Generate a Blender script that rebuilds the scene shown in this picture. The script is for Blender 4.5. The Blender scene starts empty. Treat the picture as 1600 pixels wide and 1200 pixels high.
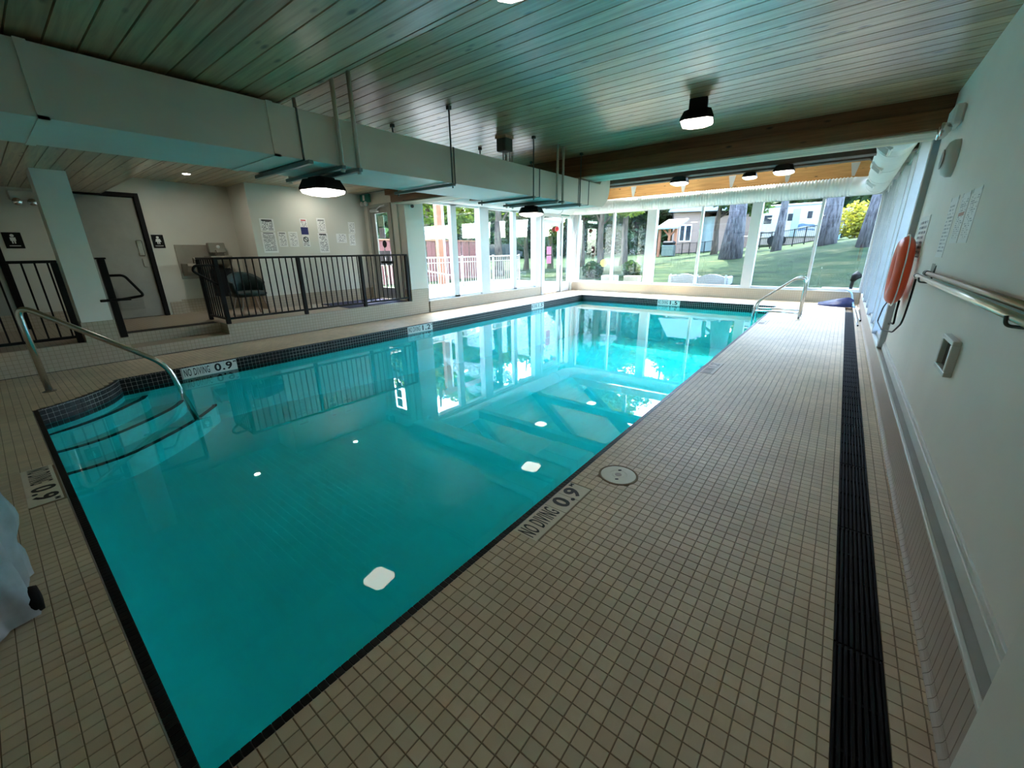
import bpy, math, random
import numpy as np
from mathutils import Vector, Matrix
random.seed(7)
rng = np.random.default_rng(11)
S = bpy.context.scene
COL = S.collection

# ------------------------------------------------------------------ camera
F_PX = 634.12
H = 1.45
RW = np.array([[0.7873589, 0.61633876, -0.01387456],
               [0.18143081, -0.25316527, -0.95025797],
               [-0.58919337, 0.7456768, -0.31115477]])      # world -> camera (x right, y down, z forward)
cam = bpy.data.cameras.new('camera')
cam.sensor_fit = 'HORIZONTAL'; cam.sensor_width = 36.0
cam.lens = F_PX / 1600 * 36
cam.clip_start = 0.05; cam.clip_end = 400
cam_ob = bpy.data.objects.new('camera', cam); COL.objects.link(cam_ob)
rb = (np.diag([1, -1, -1]) @ RW).T
cam_ob.matrix_world = Matrix([list(rb[0]) + [0], list(rb[1]) + [0], list(rb[2]) + [H], [0, 0, 0, 1]])
S.camera = cam_ob


def ray(px, py):
    return RW.T @ np.array([(px - 800) / F_PX, (py - 600) / F_PX, 1.0])
def at_z(px, py, z=0.0):
    d = ray(px, py); t = (z - H) / d[2]; return Vector((d[0] * t, d[1] * t, z))
def at_x(px, py, x):
    d = ray(px, py); t = x / d[0]; return Vector((x, d[1] * t, H + d[2] * t))
def at_y(px, py, y):
    d = ray(px, py); t = y / d[1]; return Vector((d[0] * t, y, H + d[2] * t))
def project(P):
    q = (np.asarray(P, float) - np.array([0, 0, H])) @ RW.T
    return np.stack([800 + F_PX * q[:, 0] / q[:, 2], 600 + F_PX * q[:, 1] / q[:, 2], q[:, 2]], 1)

# ------------------------------------------------------------------ world, sun, exposure
world = bpy.data.worlds.new('sky_world'); S.world = world; world.use_nodes = True
wn = world.node_tree.nodes; wl = world.node_tree.links; wn.clear()
wo = wn.new('ShaderNodeOutputWorld'); wb = wn.new('ShaderNodeBackground'); sky = wn.new('ShaderNodeTexSky')
sky.sky_type = 'NISHITA'; sky.sun_disc = False
sky.sun_elevation = math.radians(62); sky.sun_rotation = math.radians(-20)
sky.air_density = 1.0; sky.dust_density = 1.5; sky.ozone_density = 1.2
wb.inputs['Strength'].default_value = 0.42
wl.new(sky.outputs[0], wb.inputs[0]); wl.new(wb.outputs[0], wo.inputs[0])

sun = bpy.data.lights.new('sun', 'SUN'); sun.energy = 2.2; sun.angle = math.radians(0.6); sun.color = (1.0, 0.95, 0.86)
sun_ob = bpy.data.objects.new('sun', sun); COL.objects.link(sun_ob); sun_ob.location = (-6, 22, 30)
sdir = Vector((-0.35, 1.0, 2.05)).normalized()              # towards the sun
sun_ob.rotation_euler = sdir.to_track_quat('Z', 'Y').to_euler()

S.view_settings.view_transform = 'Standard'; S.view_settings.look = 'None'
S.view_settings.exposure = 3.85; S.view_settings.gamma = 1.0; S.view_settings.use_curve_mapping = False
S.cycles.use_denoising = True
S.cycles.max_bounces = 10; S.cycles.diffuse_bounces = 6; S.cycles.glossy_bounces = 5
S.cycles.transparent_max_bounces = 24; S.cycles.transmission_bounces = 6
S.cycles.caustics_reflective = False; S.cycles.caustics_refractive = False
S.cycles.sample_clamp_indirect = 6.0
LAMP_POWER = 0.8

# ------------------------------------------------------------------ materials
MATS = {}
class NT:
    def __init__(s, name):
        s.m = bpy.data.materials.new(name); s.m.use_nodes = True
        s.t = s.m.node_tree; s.n = s.t.nodes; s.l = s.t.links
        s.b = s.n['Principled BSDF']; s.out = s.n['Material Output']
    def new(s, kind, **kw):
        nd = s.n.new(kind)
        for k, v in kw.items():
            if hasattr(nd, k): setattr(nd, k, v)
            else: nd.inputs[k].default_value = v
        return nd
    def link(s, a, b): s.l.new(a, b)
    def ramp(s, stops, src):
        r = s.new('ShaderNodeValToRGB'); e = r.color_ramp.elements
        while len(e) < len(stops): e.new(0.5)
        for el, (p, c) in zip(e, stops): el.position = p; el.color = (*c, 1)
        s.link(src, r.inputs[0]); return r.outputs[0]
    def mix(s, f, a, b, blend='MIX'):
        m = s.new('ShaderNodeMix'); m.data_type = 'RGBA'; m.blend_type = blend
        for sock, v in ((m.inputs[0], f), (m.inputs[6], a), (m.inputs[7], b)):
            if isinstance(v, bpy.types.NodeSocket): s.link(v, sock)
            elif isinstance(v, tuple): sock.default_value = (*v, 1)
            else: sock.default_value = v
        return m.outputs[2]
    def coords(s, kind='Object', scale=(1, 1, 1), loc=(0, 0, 0)):
        tc = s.new('ShaderNodeTexCoord'); mp = s.new('ShaderNodeMapping')
        mp.inputs['Scale'].default_value = scale; mp.inputs['Location'].default_value = loc
        s.link(tc.outputs[kind], mp.inputs[0]); return mp.outputs[0]
    def bump(s, h, strength=0.3, dist=0.01):
        b = s.new('ShaderNodeBump'); b.inputs['Strength'].default_value = strength; b.inputs['Distance'].default_value = dist
        s.link(h, b.inputs['Height']); s.link(b.outputs[0], s.b.inputs['Normal'])

def plain(name, col, rough=0.5, metal=0.0, var=0.06, nscale=6.0, bump=0.0, bscale=120.0, spec=0.5, coat=0.0):
    if name in MATS: return MATS[name]
    t = NT(name); b = t.b
    b.inputs['Roughness'].default_value = rough; b.inputs['Metallic'].default_value = metal
    b.inputs['Specular IOR Level'].default_value = spec; b.inputs['Coat Weight'].default_value = coat
    nz = t.new('ShaderNodeTexNoise', **{'Scale': nscale, 'Detail': 4.0})
    t.link(t.coords('Object'), nz.inputs['Vector'])
    lo = tuple(max(0, c * (1 - var)) for c in col); hi = tuple(min(1, c * (1 + var)) for c in col)
    t.link(t.ramp([(0.3, lo), (0.7, hi)], nz.outputs[0]), b.inputs['Base Color'])
    if bump:
        n2 = t.new('ShaderNodeTexNoise', **{'Scale': bscale, 'Detail': 3.0}); t.link(t.coords('Object'), n2.inputs['Vector'])
        t.bump(n2.outputs[0], bump, 0.004)
    MATS[name] = t.m; return t.m

def emit(name, col, strength):
    if name in MATS: return MATS[name]
    t = NT(name)
    t.b.inputs['Base Color'].default_value = (0.8, 0.8, 0.8, 1)
    t.b.inputs['Emission Color'].default_value = (*col, 1); t.b.inputs['Emission Strength'].default_value = strength
    MATS[name] = t.m; return t.m

def tile_mat(name, base, pitch, var=0.1, rough=0.45, stain=0.15, off=(0.0, 0.0, 0.0)):
    """each tile gets a slightly different tone: position snapped to the tile grid drives a white noise"""
    t = NT(name)
    g = t.new('ShaderNodeNewGeometry')
    a = t.new('ShaderNodeVectorMath', operation='SUBTRACT'); a.inputs[1].default_value = off
    t.link(g.outputs['Position'], a.inputs[0])
    d = t.new('ShaderNodeVectorMath', operation='DIVIDE'); d.inputs[1].default_value = (pitch, pitch, pitch); t.link(a.outputs[0], d.inputs[0])
    fl = t.new('ShaderNodeVectorMath', operation='FLOOR'); t.link(d.outputs[0], fl.inputs[0])
    w = t.new('ShaderNodeTexWhiteNoise'); t.link(fl.outputs[0], w.inputs['Vector'])
    c1 = t.ramp([(0.0, tuple(c * (1 - var) for c in base)), (0.5, base), (1.0, tuple(min(1, c * (1 + var)) for c in base))], w.outputs['Value'])
    nz = t.new('ShaderNodeTexNoise', **{'Scale': 1.3, 'Detail': 5.0}); t.link(g.outputs['Position'], nz.inputs['Vector'])
    c2 = t.ramp([(0.35, (1 - stain,) * 3), (0.65, (1.0, 1.0, 1.0))], nz.outputs[0])
    t.link(t.mix(1.0, c1, c2, 'MULTIPLY'), t.b.inputs['Base Color'])
    n2 = t.new('ShaderNodeTexNoise', **{'Scale': 300.0}); t.link(g.outputs['Position'], n2.inputs['Vector'])
    t.bump(n2.outputs[0], 0.08, 0.002)
    t.b.inputs['Roughness'].default_value = rough
    MATS[name] = t.m; return t.m

def wood_mat(name, dark, light, axis=0, rough=0.38, knots=True, island=True, grain=1.0):
    t = NT(name)
    sc = [22 * grain] * 3; sc[axis] = 1.1 * grain
    oi = t.new('ShaderNodeObjectInfo')
    tc = t.new('ShaderNodeTexCoord')
    add = t.new('ShaderNodeVectorMath', operation='ADD'); t.link(tc.outputs['Object'], add.inputs[0])
    mul = t.new('ShaderNodeVectorMath', operation='SCALE'); mul.inputs[0].default_value = (37.0, 23.0, 11.0); t.link(oi.outputs['Random'], mul.inputs['Scale'])
    t.link(mul.outputs[0], add.inputs[1])
    mp = t.new('ShaderNodeMapping'); mp.inputs['Scale'].default_value = sc; t.link(add.outputs[0], mp.inputs[0])
    nz = t.new('ShaderNodeTexNoise', **{'Scale': 1.6, 'Detail': 6.0, 'Distortion': 0.6}); t.link(mp.outputs[0], nz.inputs['Vector'])
    c = t.ramp([(0.3, dark), (0.7, light)], nz.outputs[0])
    tone = t.ramp([(0.0, (0.72, 0.72, 0.72)), (1.0, (1.15, 1.12, 1.08))], oi.outputs['Random'])
    c = t.mix(1.0, c, tone, 'MULTIPLY')
    if knots:
        s2 = [9.0] * 3; s2[axis] = 3.2
        m2 = t.new('ShaderNodeMapping'); m2.inputs['Scale'].default_value = s2; t.link(add.outputs[0], m2.inputs[0])
        vo = t.new('ShaderNodeTexVoronoi', **{'Scale': 1.0}); t.link(m2.outputs[0], vo.inputs['Vector'])
        kn = t.ramp([(0.06, (1.0, 1.0, 1.0)), (0.16, (0.0, 0.0, 0.0))], vo.outputs['Distance'])
        c = t.mix(kn, c, tuple(x * 0.3 for x in dark))
    t.link(c, t.b.inputs['Base Color']); t.b.inputs['Roughness'].default_value = rough
    t.bump(nz.outputs[0], 0.12, 0.003)
    MATS[name] = t.m; return t.m

def two_sided_fresnel(t, ior):
    """Fresnel that treats both faces of a pane alike"""
    g = t.new('ShaderNodeNewGeometry'); mr = t.new('ShaderNodeMapRange')
    mr.inputs['To Min'].default_value = ior; mr.inputs['To Max'].default_value = 1.0 / ior
    t.link(g.outputs['Backfacing'], mr.inputs['Value'])
    fr = t.new('ShaderNodeFresnel'); t.link(mr.outputs[0], fr.inputs['IOR']); return fr

def glass_mat(name, tint=(0.93, 0.97, 0.96), ior=1.5, rough=0.0):
    t = NT(name); t.n.remove(t.b)
    fr = two_sided_fresnel(t, ior); tr = t.new('ShaderNodeBsdfTransparent'); gl = t.new('ShaderNodeBsdfGlossy')
    tr.inputs[0].default_value = (*tint, 1); gl.inputs['Roughness'].default_value = rough; gl.inputs['Color'].default_value = (0.95, 1, 1, 1)
    mx = t.new('ShaderNodeMixShader'); t.link(fr.outputs[0], mx.inputs[0]); t.link(tr.outputs[0], mx.inputs[1]); t.link(gl.outputs[0], mx.inputs[2])
    t.link(mx.outputs[0], t.out.inputs[0]); MATS[name] = t.m; return t.m

def water_mat():
    t = NT('pool_water'); t.n.remove(t.b)
    g = t.new('ShaderNodeNewGeometry')
    nz = t.new('ShaderNodeTexNoise', **{'Scale': 2.2, 'Detail': 2.0}); t.link(g.outputs['Position'], nz.inputs['Vector'])
    bp = t.new('ShaderNodeBump'); bp.inputs['Strength'].default_value = 0.06; bp.inputs['Distance'].default_value = 0.004; t.link(nz.outputs[0], bp.inputs['Height'])
    fr = two_sided_fresnel(t, 1.45); t.link(bp.outputs[0], fr.inputs['Normal'])
    tr = t.new('ShaderNodeBsdfTransparent'); tr.inputs[0].default_value = (0.10, 0.90, 0.92, 1)
    gl = t.new('ShaderNodeBsdfGlossy'); gl.inputs['Roughness'].default_value = 0.015; t.link(bp.outputs[0], gl.inputs['Normal'])
    mx = t.new('ShaderNodeMixShader'); t.link(fr.outputs[0], mx.inputs[0]); t.link(tr.outputs[0], mx.inputs[1]); t.link(gl.outputs[0], mx.inputs[2])
    t.link(mx.outputs[0], t.out.inputs[0]); MATS['water'] = t.m; return t.m

def brick_mat(name, c1, c2, mortar, w, h, axes='XY', rough=0.5, msize=0.03):
    t = NT(name)
    tc = t.new('ShaderNodeTexCoord'); sp = t.new('ShaderNodeSeparateXYZ'); mp = t.new('ShaderNodeCombineXYZ'); t.link(tc.outputs['Object'], sp.inputs[0])
    t.link(sp.outputs[axes[0]], mp.inputs[0]); t.link(sp.outputs[axes[1]], mp.inputs[1])
    br = t.new('ShaderNodeTexBrick'); br.offset = 0.0
    br.inputs['Color1'].default_value = (*c1, 1); br.inputs['Color2'].default_value = (*c2, 1); br.inputs['Mortar'].default_value = (*mortar, 1)
    br.inputs['Scale'].default_value = 1.0; br.inputs['Brick Width'].default_value = w; br.inputs['Row Height'].default_value = h
    br.inputs['Mortar Size'].default_value = msize * w; br.inputs['Mortar Smooth'].default_value = 0.2
    t.link(mp.outputs[0], br.inputs['Vector']); t.link(br.outputs['Color'], t.b.inputs['Base Color'])
    t.bump(br.outputs['Fac'], -0.15, 0.002); t.b.inputs['Roughness'].default_value = rough
    MATS[name] = t.m; return t.m

def leaf_mat(name, c_lo, c_hi, trans=0.5):
    t = NT(name)
    g = t.new('ShaderNodeNewGeometry')
    col = t.ramp([(0.0, c_lo), (0.6, c_hi), (1.0, tuple(min(1, c * 1.5) for c in c_hi))], g.outputs['Random Per Island'])
    t.link(col, t.b.inputs['Base Color']); t.b.inputs['Roughness'].default_value = 0.6
    t.b.inputs['Specular IOR Level'].default_value = 0.15
    tl = t.new('ShaderNodeBsdfTranslucent'); t.link(t.mix(1.0, col, (1.25, 1.3, 0.75), 'MULTIPLY'), tl.inputs[0])
    mx = t.new('ShaderNodeMixShader'); mx.inputs[0].default_value = trans
    t.link(t.b.outputs[0], mx.inputs[1]); t.link(tl.outputs[0], mx.inputs[2]); t.link(mx.outputs[0], t.out.inputs[0])
    MATS[name] = t.m; return t.m

def print_mat(name, paper, ink, rows=40.0, axis_rows='Z', axis_words='Y', head=None, amount=0.5, band=None):
    """printed sheet: rows of unreadable text as flat print"""
    t = NT(name)
    tc = t.new('ShaderNodeTexCoord'); sp = t.new('ShaderNodeSeparateXYZ'); t.link(tc.outputs['Generated'], sp.inputs[0])
    r = sp.outputs[axis_rows]; wv = sp.outputs[axis_words]
    def math_(op, a, b=0.0):
        m = t.new('ShaderNodeMath', operation=op)
        for i, v in enumerate((a, b)):
            if isinstance(v, bpy.types.NodeSocket): t.link(v, m.inputs[i])
            else: m.inputs[i].default_value = v
        return m.outputs[0]
    fr = math_('FRACT', math_('MULTIPLY', r, rows)); line = math_('GREATER_THAN', fr, 0.5)
    rowid = math_('FLOOR', math_('MULTIPLY', r, rows))
    cb = t.new('ShaderNodeCombineXYZ'); t.link(math_('FLOOR', math_('MULTIPLY', wv, 18.0)), cb.inputs[0]); t.link(rowid, cb.inputs[1])
    wh = t.new('ShaderNodeTexWhiteNoise'); t.link(cb.outputs[0], wh.inputs['Vector'])
    word = math_('LESS_THAN', wh.outputs['Value'], amount)
    ins = math_('MULTIPLY', math_('GREATER_THAN', wv, 0.1), math_('LESS_THAN', wv, 0.9))
    ins = math_('MULTIPLY', ins, math_('MULTIPLY', math_('GREATER_THAN', r, 0.08), math_('LESS_THAN', r, 0.9)))
    mask = math_('MULTIPLY', math_('MULTIPLY', line, word), ins)
    c = t.mix(mask, paper, ink)
    if head:
        hm = math_('MULTIPLY', math_('GREATER_THAN', r, head[0]), math_('LESS_THAN', r, head[1])); hm = math_('MULTIPLY', hm, math_('MULTIPLY', math_('GREATER_THAN', wv, 0.15), math_('LESS_THAN', wv, 0.85)))
        c = t.mix(hm, c, head[2])
    if band:
        bm = math_('MULTIPLY', math_('GREATER_THAN', r, band[0]), math_('LESS_THAN', r, band[1])); c = t.mix(bm, c, band[2])
    t.link(c, t.b.inputs['Base Color']); t.b.inputs['Roughness'].default_value = 0.5
    MATS[name] = t.m; return t.m

M_tile = tile_mat('deck_tile', (0.78, 0.605, 0.42), 0.0545, var=0.07, rough=0.5, off=(-1.16, 0, -0.02), stain=0.16)
M_grout = plain('deck_grout', (0.27, 0.19, 0.115), 0.9)
M_dark = plain('dark_tile', (0.010, 0.009, 0.009), 0.4, var=0.3, spec=0.25)
M_dgrout = plain('pale_grout', (0.50, 0.45, 0.42), 0.8)
M_white = plain('painted_wall', (0.88, 0.86, 0.80), 0.6, var=0.03, nscale=2.0, bump=0.12, bscale=160)
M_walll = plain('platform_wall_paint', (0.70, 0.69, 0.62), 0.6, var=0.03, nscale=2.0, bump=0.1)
M_trim = plain('white_trim', (0.72, 0.72, 0.68), 0.4, var=0.03)
M_ledge = plain('ledge_grey', (0.42, 0.41, 0.38), 0.6)
M_base = plain('base_tile', (0.50, 0.41, 0.35), 0.45, var=0.05)
M_mosaic = brick_mat('platform_mosaic', (0.50, 0.43, 0.33), (0.47, 0.40, 0.31), (0.34, 0.28, 0.2), 0.0545, 0.0545, axes='YZ', msize=0.06)
M_mosaic_top = brick_mat('platform_mosaic_top', (0.44, 0.37, 0.28), (0.41, 0.35, 0.27), (0.26, 0.2, 0.14), 0.0545, 0.0545, msize=0.06)
M_mosaic_far = brick_mat('far_curb_mosaic', (0.50, 0.44, 0.34), (0.48, 0.42, 0.33), (0.38, 0.32, 0.24), 0.0545, 0.0545, axes='XZ', msize=0.05)
M_plank = wood_mat('ceiling_plank', (0.38, 0.24, 0.12), (0.62, 0.45, 0.26), 0, rough=0.30)
for _m in (M_plank,):
    _b = _m.node_tree.nodes['Principled BSDF']; _b.inputs['Specular IOR Level'].default_value = 0.8; _b.inputs['Coat Weight'].default_value = 0.35; _b.inputs['Coat Roughness'].default_value = 0.22
M_plank_lit = wood_mat('roof_plank_lit', (0.74, 0.62, 0.44), (0.88, 0.77, 0.57), 1, rough=0.5)  # lighter copy of the ceiling planks, bright daylight put into the colour
M_gap = plain('ceiling_gap', (0.03, 0.022, 0.015), 0.9)
M_beam = wood_mat('beam_stain', (0.14, 0.062, 0.022), (0.24, 0.11, 0.045), 0, rough=0.5)
M_ply = wood_mat('beam_ply', (0.52, 0.47, 0.36), (0.66, 0.60, 0.47), 0, rough=0.6, knots=False)
M_truss = plain('truss_stain', (0.055, 0.028, 0.015), 0.6, var=0.2)
M_header = wood_mat('header_pine', (0.60, 0.30, 0.10), (0.78, 0.45, 0.18), 0, rough=0.5)
M_duct = plain('duct_paint', (0.74, 0.72, 0.64), 0.42, var=0.03, nscale=1.5)
M_rduct = plain('round_duct_paint', (0.80, 0.81, 0.80), 0.35, var=0.02)
M_rod = plain('rod_steel', (0.10, 0.13, 0.12), 0.4, 0.6)
M_chan = plain('channel_steel', (0.20, 0.26, 0.26), 0.45, 0.4)
M_pipe = plain('pipe_cream', (0.55, 0.52, 0.44), 0.5)
M_black = plain('black_metal', (0.006, 0.006, 0.006), 0.5, var=0.2, spec=0.2)
M_rubber = plain('black_rubber', (0.008, 0.008, 0.008), 0.7, var=0.2, spec=0.15)
M_steel = plain('stainless', (0.62, 0.60, 0.56), 0.22, 1.0, var=0.05)
M_fount = plain('fountain_steel', (0.34, 0.31, 0.26), 0.5, 0.3)
M_alu = plain('aluminium', (0.70, 0.70, 0.70), 0.35, 0.9)
M_brass = plain('satin_pole', (0.62, 0.55, 0.42), 0.28, 0.9)
M_frame = plain('window_white', (0.66, 0.68, 0.69), 0.35, var=0.02)
M_glass = glass_mat('window_glass')
M_water = water_mat()
M_pool = plain('pool_plaster', (0.66, 0.78, 0.76), 0.6, var=0.04, nscale=1.2)
M_poolstep = plain('pool_step_plaster', (0.62, 0.74, 0.70), 0.6, var=0.06, nscale=14)
M_marker = plain('marker_ceramic', (0.80, 0.79, 0.74), 0.3, var=0.03)
M_marker_deck = plain('marker_ceramic_deck', (0.80, 0.70, 0.56), 0.45, var=0.04)
M_marker_old = plain('marker_ceramic_worn', (0.62, 0.50, 0.38), 0.5, var=0.06)
M_ink = plain('marker_ink', (0.012, 0.012, 0.012), 0.4)
M_ink_old = plain('marker_ink_worn', (0.30, 0.24, 0.18), 0.5)
M_lid = plain('lid_plastic', (0.80, 0.75, 0.60), 0.4)
M_lamp = emit('lamp_diffuser', (1.0, 0.93, 0.80), LAMP_POWER)
M_down = emit('downlight_lens', (1.0, 0.94, 0.82), 25.0)
M_orange = plain('buoy_orange', (0.88, 0.11, 0.035), 0.4)
M_blue = plain('blue_mesh', (0.008, 0.018, 0.10), 0.6, var=0.3, nscale=25)
M_ltblue = plain('light_blue_plastic', (0.16, 0.36, 0.62), 0.4)
M_green = plain('chair_green', (0.006, 0.028, 0.026), 0.6)
M_door = plain('door_grey', (0.36, 0.37, 0.33), 0.5)
M_tarp = plain('tarp_fabric', (0.40, 0.42, 0.45), 0.40, var=0.25, nscale=7, bump=0.7, bscale=11)
M_mat = plain('entry_mat', (0.010, 0.014, 0.05), 0.9, var=0.4, nscale=60)
M_signg = plain('exit_green', (0.01, 0.22, 0.16), 0.4)
M_signw = plain('sign_white', (0.85, 0.87, 0.85), 0.4)
M_red = plain('signal_red', (0.62, 0.02, 0.03), 0.4)
M_pink = print_mat('pink_notice', (0.85, 0.22, 0.40), (0.5, 0.05, 0.15), rows=14)
M_grass = None
def bark_mat(name, lo, hi):
    t = NT(name); n = t.new('ShaderNodeTexNoise', **{'Scale': 3.0, 'Detail': 6.0, 'Roughness': 0.7}); t.link(t.coords('Object', (5.0, 5.0, 0.9)), n.inputs['Vector'])
    t.link(t.ramp([(0.38, lo), (0.62, hi)], n.outputs[0]), t.b.inputs['Base Color']); t.b.inputs['Roughness'].default_value = 0.95; t.bump(n.outputs[0], 1.0, 0.06); return t.m
M_bark = bark_mat('bark', (0.030, 0.027, 0.032), (0.17, 0.155, 0.165))
M_bark2 = bark_mat('bark_brown', (0.028, 0.018, 0.012), (0.12, 0.085, 0.06))
M_leaf = [leaf_mat('leaf_yellow_green', (0.0375, 0.0638, 0.0090), (0.1275, 0.1725, 0.0300)),
          leaf_mat('leaf_mid_green', (0.0126, 0.0350, 0.0084), (0.0455, 0.0840, 0.0231)),
          leaf_mat('leaf_dark_green', (0.0075, 0.0210, 0.0090), (0.0240, 0.0510, 0.0195), 0.35),
          leaf_mat('leaf_yellow', (0.0980, 0.0910, 0.0105), (0.2100, 0.1960, 0.0350))]
M_concrete = plain('concrete', (0.17, 0.16, 0.145), 0.8, var=0.06, bump=0.1)
M_redwood = plain('red_fence', (0.20, 0.062, 0.05), 0.75, var=0.15)
M_post = plain('cedar_post', (0.30, 0.11, 0.05), 0.7, var=0.12)
M_railw = plain('patio_rail_paint', (0.36, 0.32, 0.26), 0.5)
M_siding = plain('siding_tan', (0.22, 0.14, 0.10), 0.8)
M_siding2 = plain('siding_pale_green', (0.22, 0.26, 0.23), 0.8)
M_metalroof = plain('metal_roof', (0.24, 0.26, 0.30), 0.5)
M_rv = plain('trailer_white', (0.34, 0.31, 0.275), 0.4)
M_rvtan = plain('trailer_tan', (0.27, 0.21, 0.16), 0.5)
M_wdark = plain('dark_window', (0.02, 0.025, 0.03), 0.1)
M_gravel = plain('gravel', (0.55, 0.50, 0.42), 0.9, var=0.15, nscale=30)
M_stone = plain('planter_stone', (0.55, 0.47, 0.36), 0.8, var=0.12)
M_wicker = brick_mat('white_wicker', (0.80, 0.80, 0.82), (0.72, 0.72, 0.75), (0.35, 0.35, 0.38), 0.05, 0.03, axes='XZ', msize=0.15)

# ------------------------------------------------------------------ mesh helpers
def mesh_from(name, verts, faces, mat, smooth=False):
    me = bpy.data.meshes.new(name); me.from_pydata([tuple(v) for v in verts], [], faces)
    if mat: me.materials.append(mat)
    if smooth: me.polygons.foreach_set('use_smooth', [True] * len(me.polygons))
    me.update(); return me

def link(name, me, parent=None, loc=None):
    o = bpy.data.objects.new(name, me); COL.objects.link(o)
    if parent is not None: o.parent = parent
    if loc is not None: o.location = loc
    return o

class MB:
    """collects shapes for ONE mesh object"""
    def __init__(s): s.v = []; s.f = []
    def add(s, v, f):
        b = len(s.v); s.v += [tuple(p) for p in v]; s.f += [tuple(i + b for i in q) for q in f]; return s
    def box(s, x0, x1, y0, y1, z0, z1):
        v = [(x0, y0, z0), (x1, y0, z0), (x1, y1, z0), (x0, y1, z0), (x0, y0, z1), (x1, y0, z1), (x1, y1, z1), (x0, y1, z1)]
        return s.add(v, [(0, 3, 2, 1), (4, 5, 6, 7), (0, 1, 5, 4), (1, 2, 6, 5), (2, 3, 7, 6), (3, 0, 4, 7)])
    def bbox(s, x0, x1, y0, y1, z0, z1, b=0.006):
        """box with all edges chamfered"""
        v = []; c = [(x0 + x1) / 2, (y0 + y1) / 2, (z0 + z1) / 2]; h = [(x1 - x0) / 2, (y1 - y0) / 2, (z1 - z0) / 2]
        b = min(b, min(h) * 0.9)
        idx = {}
        for sx in (-1, 1):
            for sy in (-1, 1):
                for sz in (-1, 1):
                    for ax in range(3):
                        sg = (sx, sy, sz)
                        p = [c[i] + sg[i] * (h[i] - (0 if i == ax else b)) for i in range(3)]
                        idx[(sx, sy, sz, ax)] = len(v); v.append(tuple(p))
        f = []
        for ax in range(3):
            o = [i for i in range(3) if i != ax]
            for sg in (-1, 1):
                q = []
                for a_, b_ in ((-1, -1), (1, -1), (1, 1), (-1, 1)):
                    k = [0, 0, 0]; k[ax] = sg; k[o[0]] = a_; k[o[1]] = b_; q.append(idx[(*k, ax)])
                f.append(tuple(q))
            for a_ in (-1, 1):
                for b_ in (-1, 1):
                    k0 = [0, 0, 0]; k0[o[0]] = a_; k0[o[1]] = b_
                    kA = list(k0); kA[ax] = -1; kB = list(k0); kB[ax] = 1
                    f.append((idx[(*kA, o[0])], idx[(*kB, o[0])], idx[(*kB, o[1])], idx[(*kA, o[1])]))
        for sx in (-1, 1):
            for sy in (-1, 1):
                for sz in (-1, 1): f.append(tuple(idx[(sx, sy, sz, a)] for a in range(3)))
        return s.add(v, f)
    def tube(s, pts, r, seg=10, cap=True):
        pts = [Vector(p) for p in pts]; n = len(pts); rs = r if isinstance(r, (list, tuple)) else [r] * n
        tang = []
        for i in range(n):
            a = pts[max(i - 1, 0)]; b = pts[min(i + 1, n - 1)]; tang.append((b - a).normalized())
        up = Vector((0, 0, 1)) if abs(tang[0].z) < 0.9 else Vector((1, 0, 0))
        u = tang[0].cross(up).normalized(); v = []; f = []
        for i in range(n):
            u = (u - tang[i] * u.dot(tang[i])).normalized(); w = tang[i].cross(u)
            for k in range(seg):
                a = 2 * math.pi * k / seg; v.append(pts[i] + (u * math.cos(a) + w * math.sin(a)) * rs[i])
        for i in range(n - 1):
            for k in range(seg):
                k2 = (k + 1) % seg; f.append((i * seg + k, i * seg + k2, (i + 1) * seg + k2, (i + 1) * seg + k))
        if cap: f += [tuple(range(seg - 1, -1, -1)), tuple((n - 1) * seg + k for k in range(seg))]
        return s.add(v, f)
    def prism(s, poly, axis, a, b):
        """extrude a 2D polygon along axis (0,1,2) from a to b; poly holds the other two coordinates in order"""
        n = len(poly); v = []
        for t in (a, b):
            for p in poly:
                q = [p[0], p[1]]; q.insert(axis, t); v.append(tuple(q))
        f = [tuple(range(n - 1, -1, -1)), tuple(range(n, 2 * n))] + [(i, (i + 1) % n, n + (i + 1) % n, n + i) for i in range(n)]
        return s.add(v, f)
    def lathe(s, prof, c, axis=2, seg=24):
        """prof: (radius, height along axis) list"""
        v = []; f = []
        for r_, h_ in prof:
            for k in range(seg):
                a = 2 * math.pi * k / seg; p = [r_ * math.cos(a), r_ * math.sin(a)]; p.insert(axis, h_)
                v.append((c[0] + p[0], c[1] + p[1], c[2] + p[2]))
        for i in range(len(prof) - 1):
            for k in range(seg):
                k2 = (k + 1) % seg; f.append((i * seg + k, i * seg + k2, (i + 1) * seg + k2, (i + 1) * seg + k))
        f += [tuple(range(seg)), tuple((len(prof) - 1) * seg + k for k in range(seg))]
        return s.add(v, f)
    def build(s, name, mat, parent=None, smooth=False, loc=None):
        me = mesh_from(name, s.v, s.f, mat, smooth)
        import bmesh
        bm = bmesh.new(); bm.from_mesh(me); bmesh.ops.recalc_face_normals(bm, faces=bm.faces); bm.to_mesh(me); bm.free()
        if smooth:
            me.polygons.foreach_set('use_smooth', [True] * len(me.polygons))
        o = link(name, me, parent)
        if loc is not None: o.location = loc
        return o

def tag(o, label, cat=None, group=None, kind=None):
    o['label'] = label
    if cat: o['category'] = cat
    if group: o['group'] = group
    if kind: o['kind'] = kind
    return o
def thing(name, label, cat, loc=(0, 0, 0), group=None, kind=None):
    o = bpy.data.objects.new(name, None); COL.objects.link(o); o.location = loc; o.empty_display_size = 0.1
    return tag(o, label, cat, group, kind)
def struct(o, label):
    o['kind'] = 'structure'; o['label'] = label; return o
def local(parent, o):
    """keep a part's world placement although its thing's origin is elsewhere"""
    o.parent = parent; o.matrix_parent_inverse = Matrix.Translation(-Vector(parent.location)); return o

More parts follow.
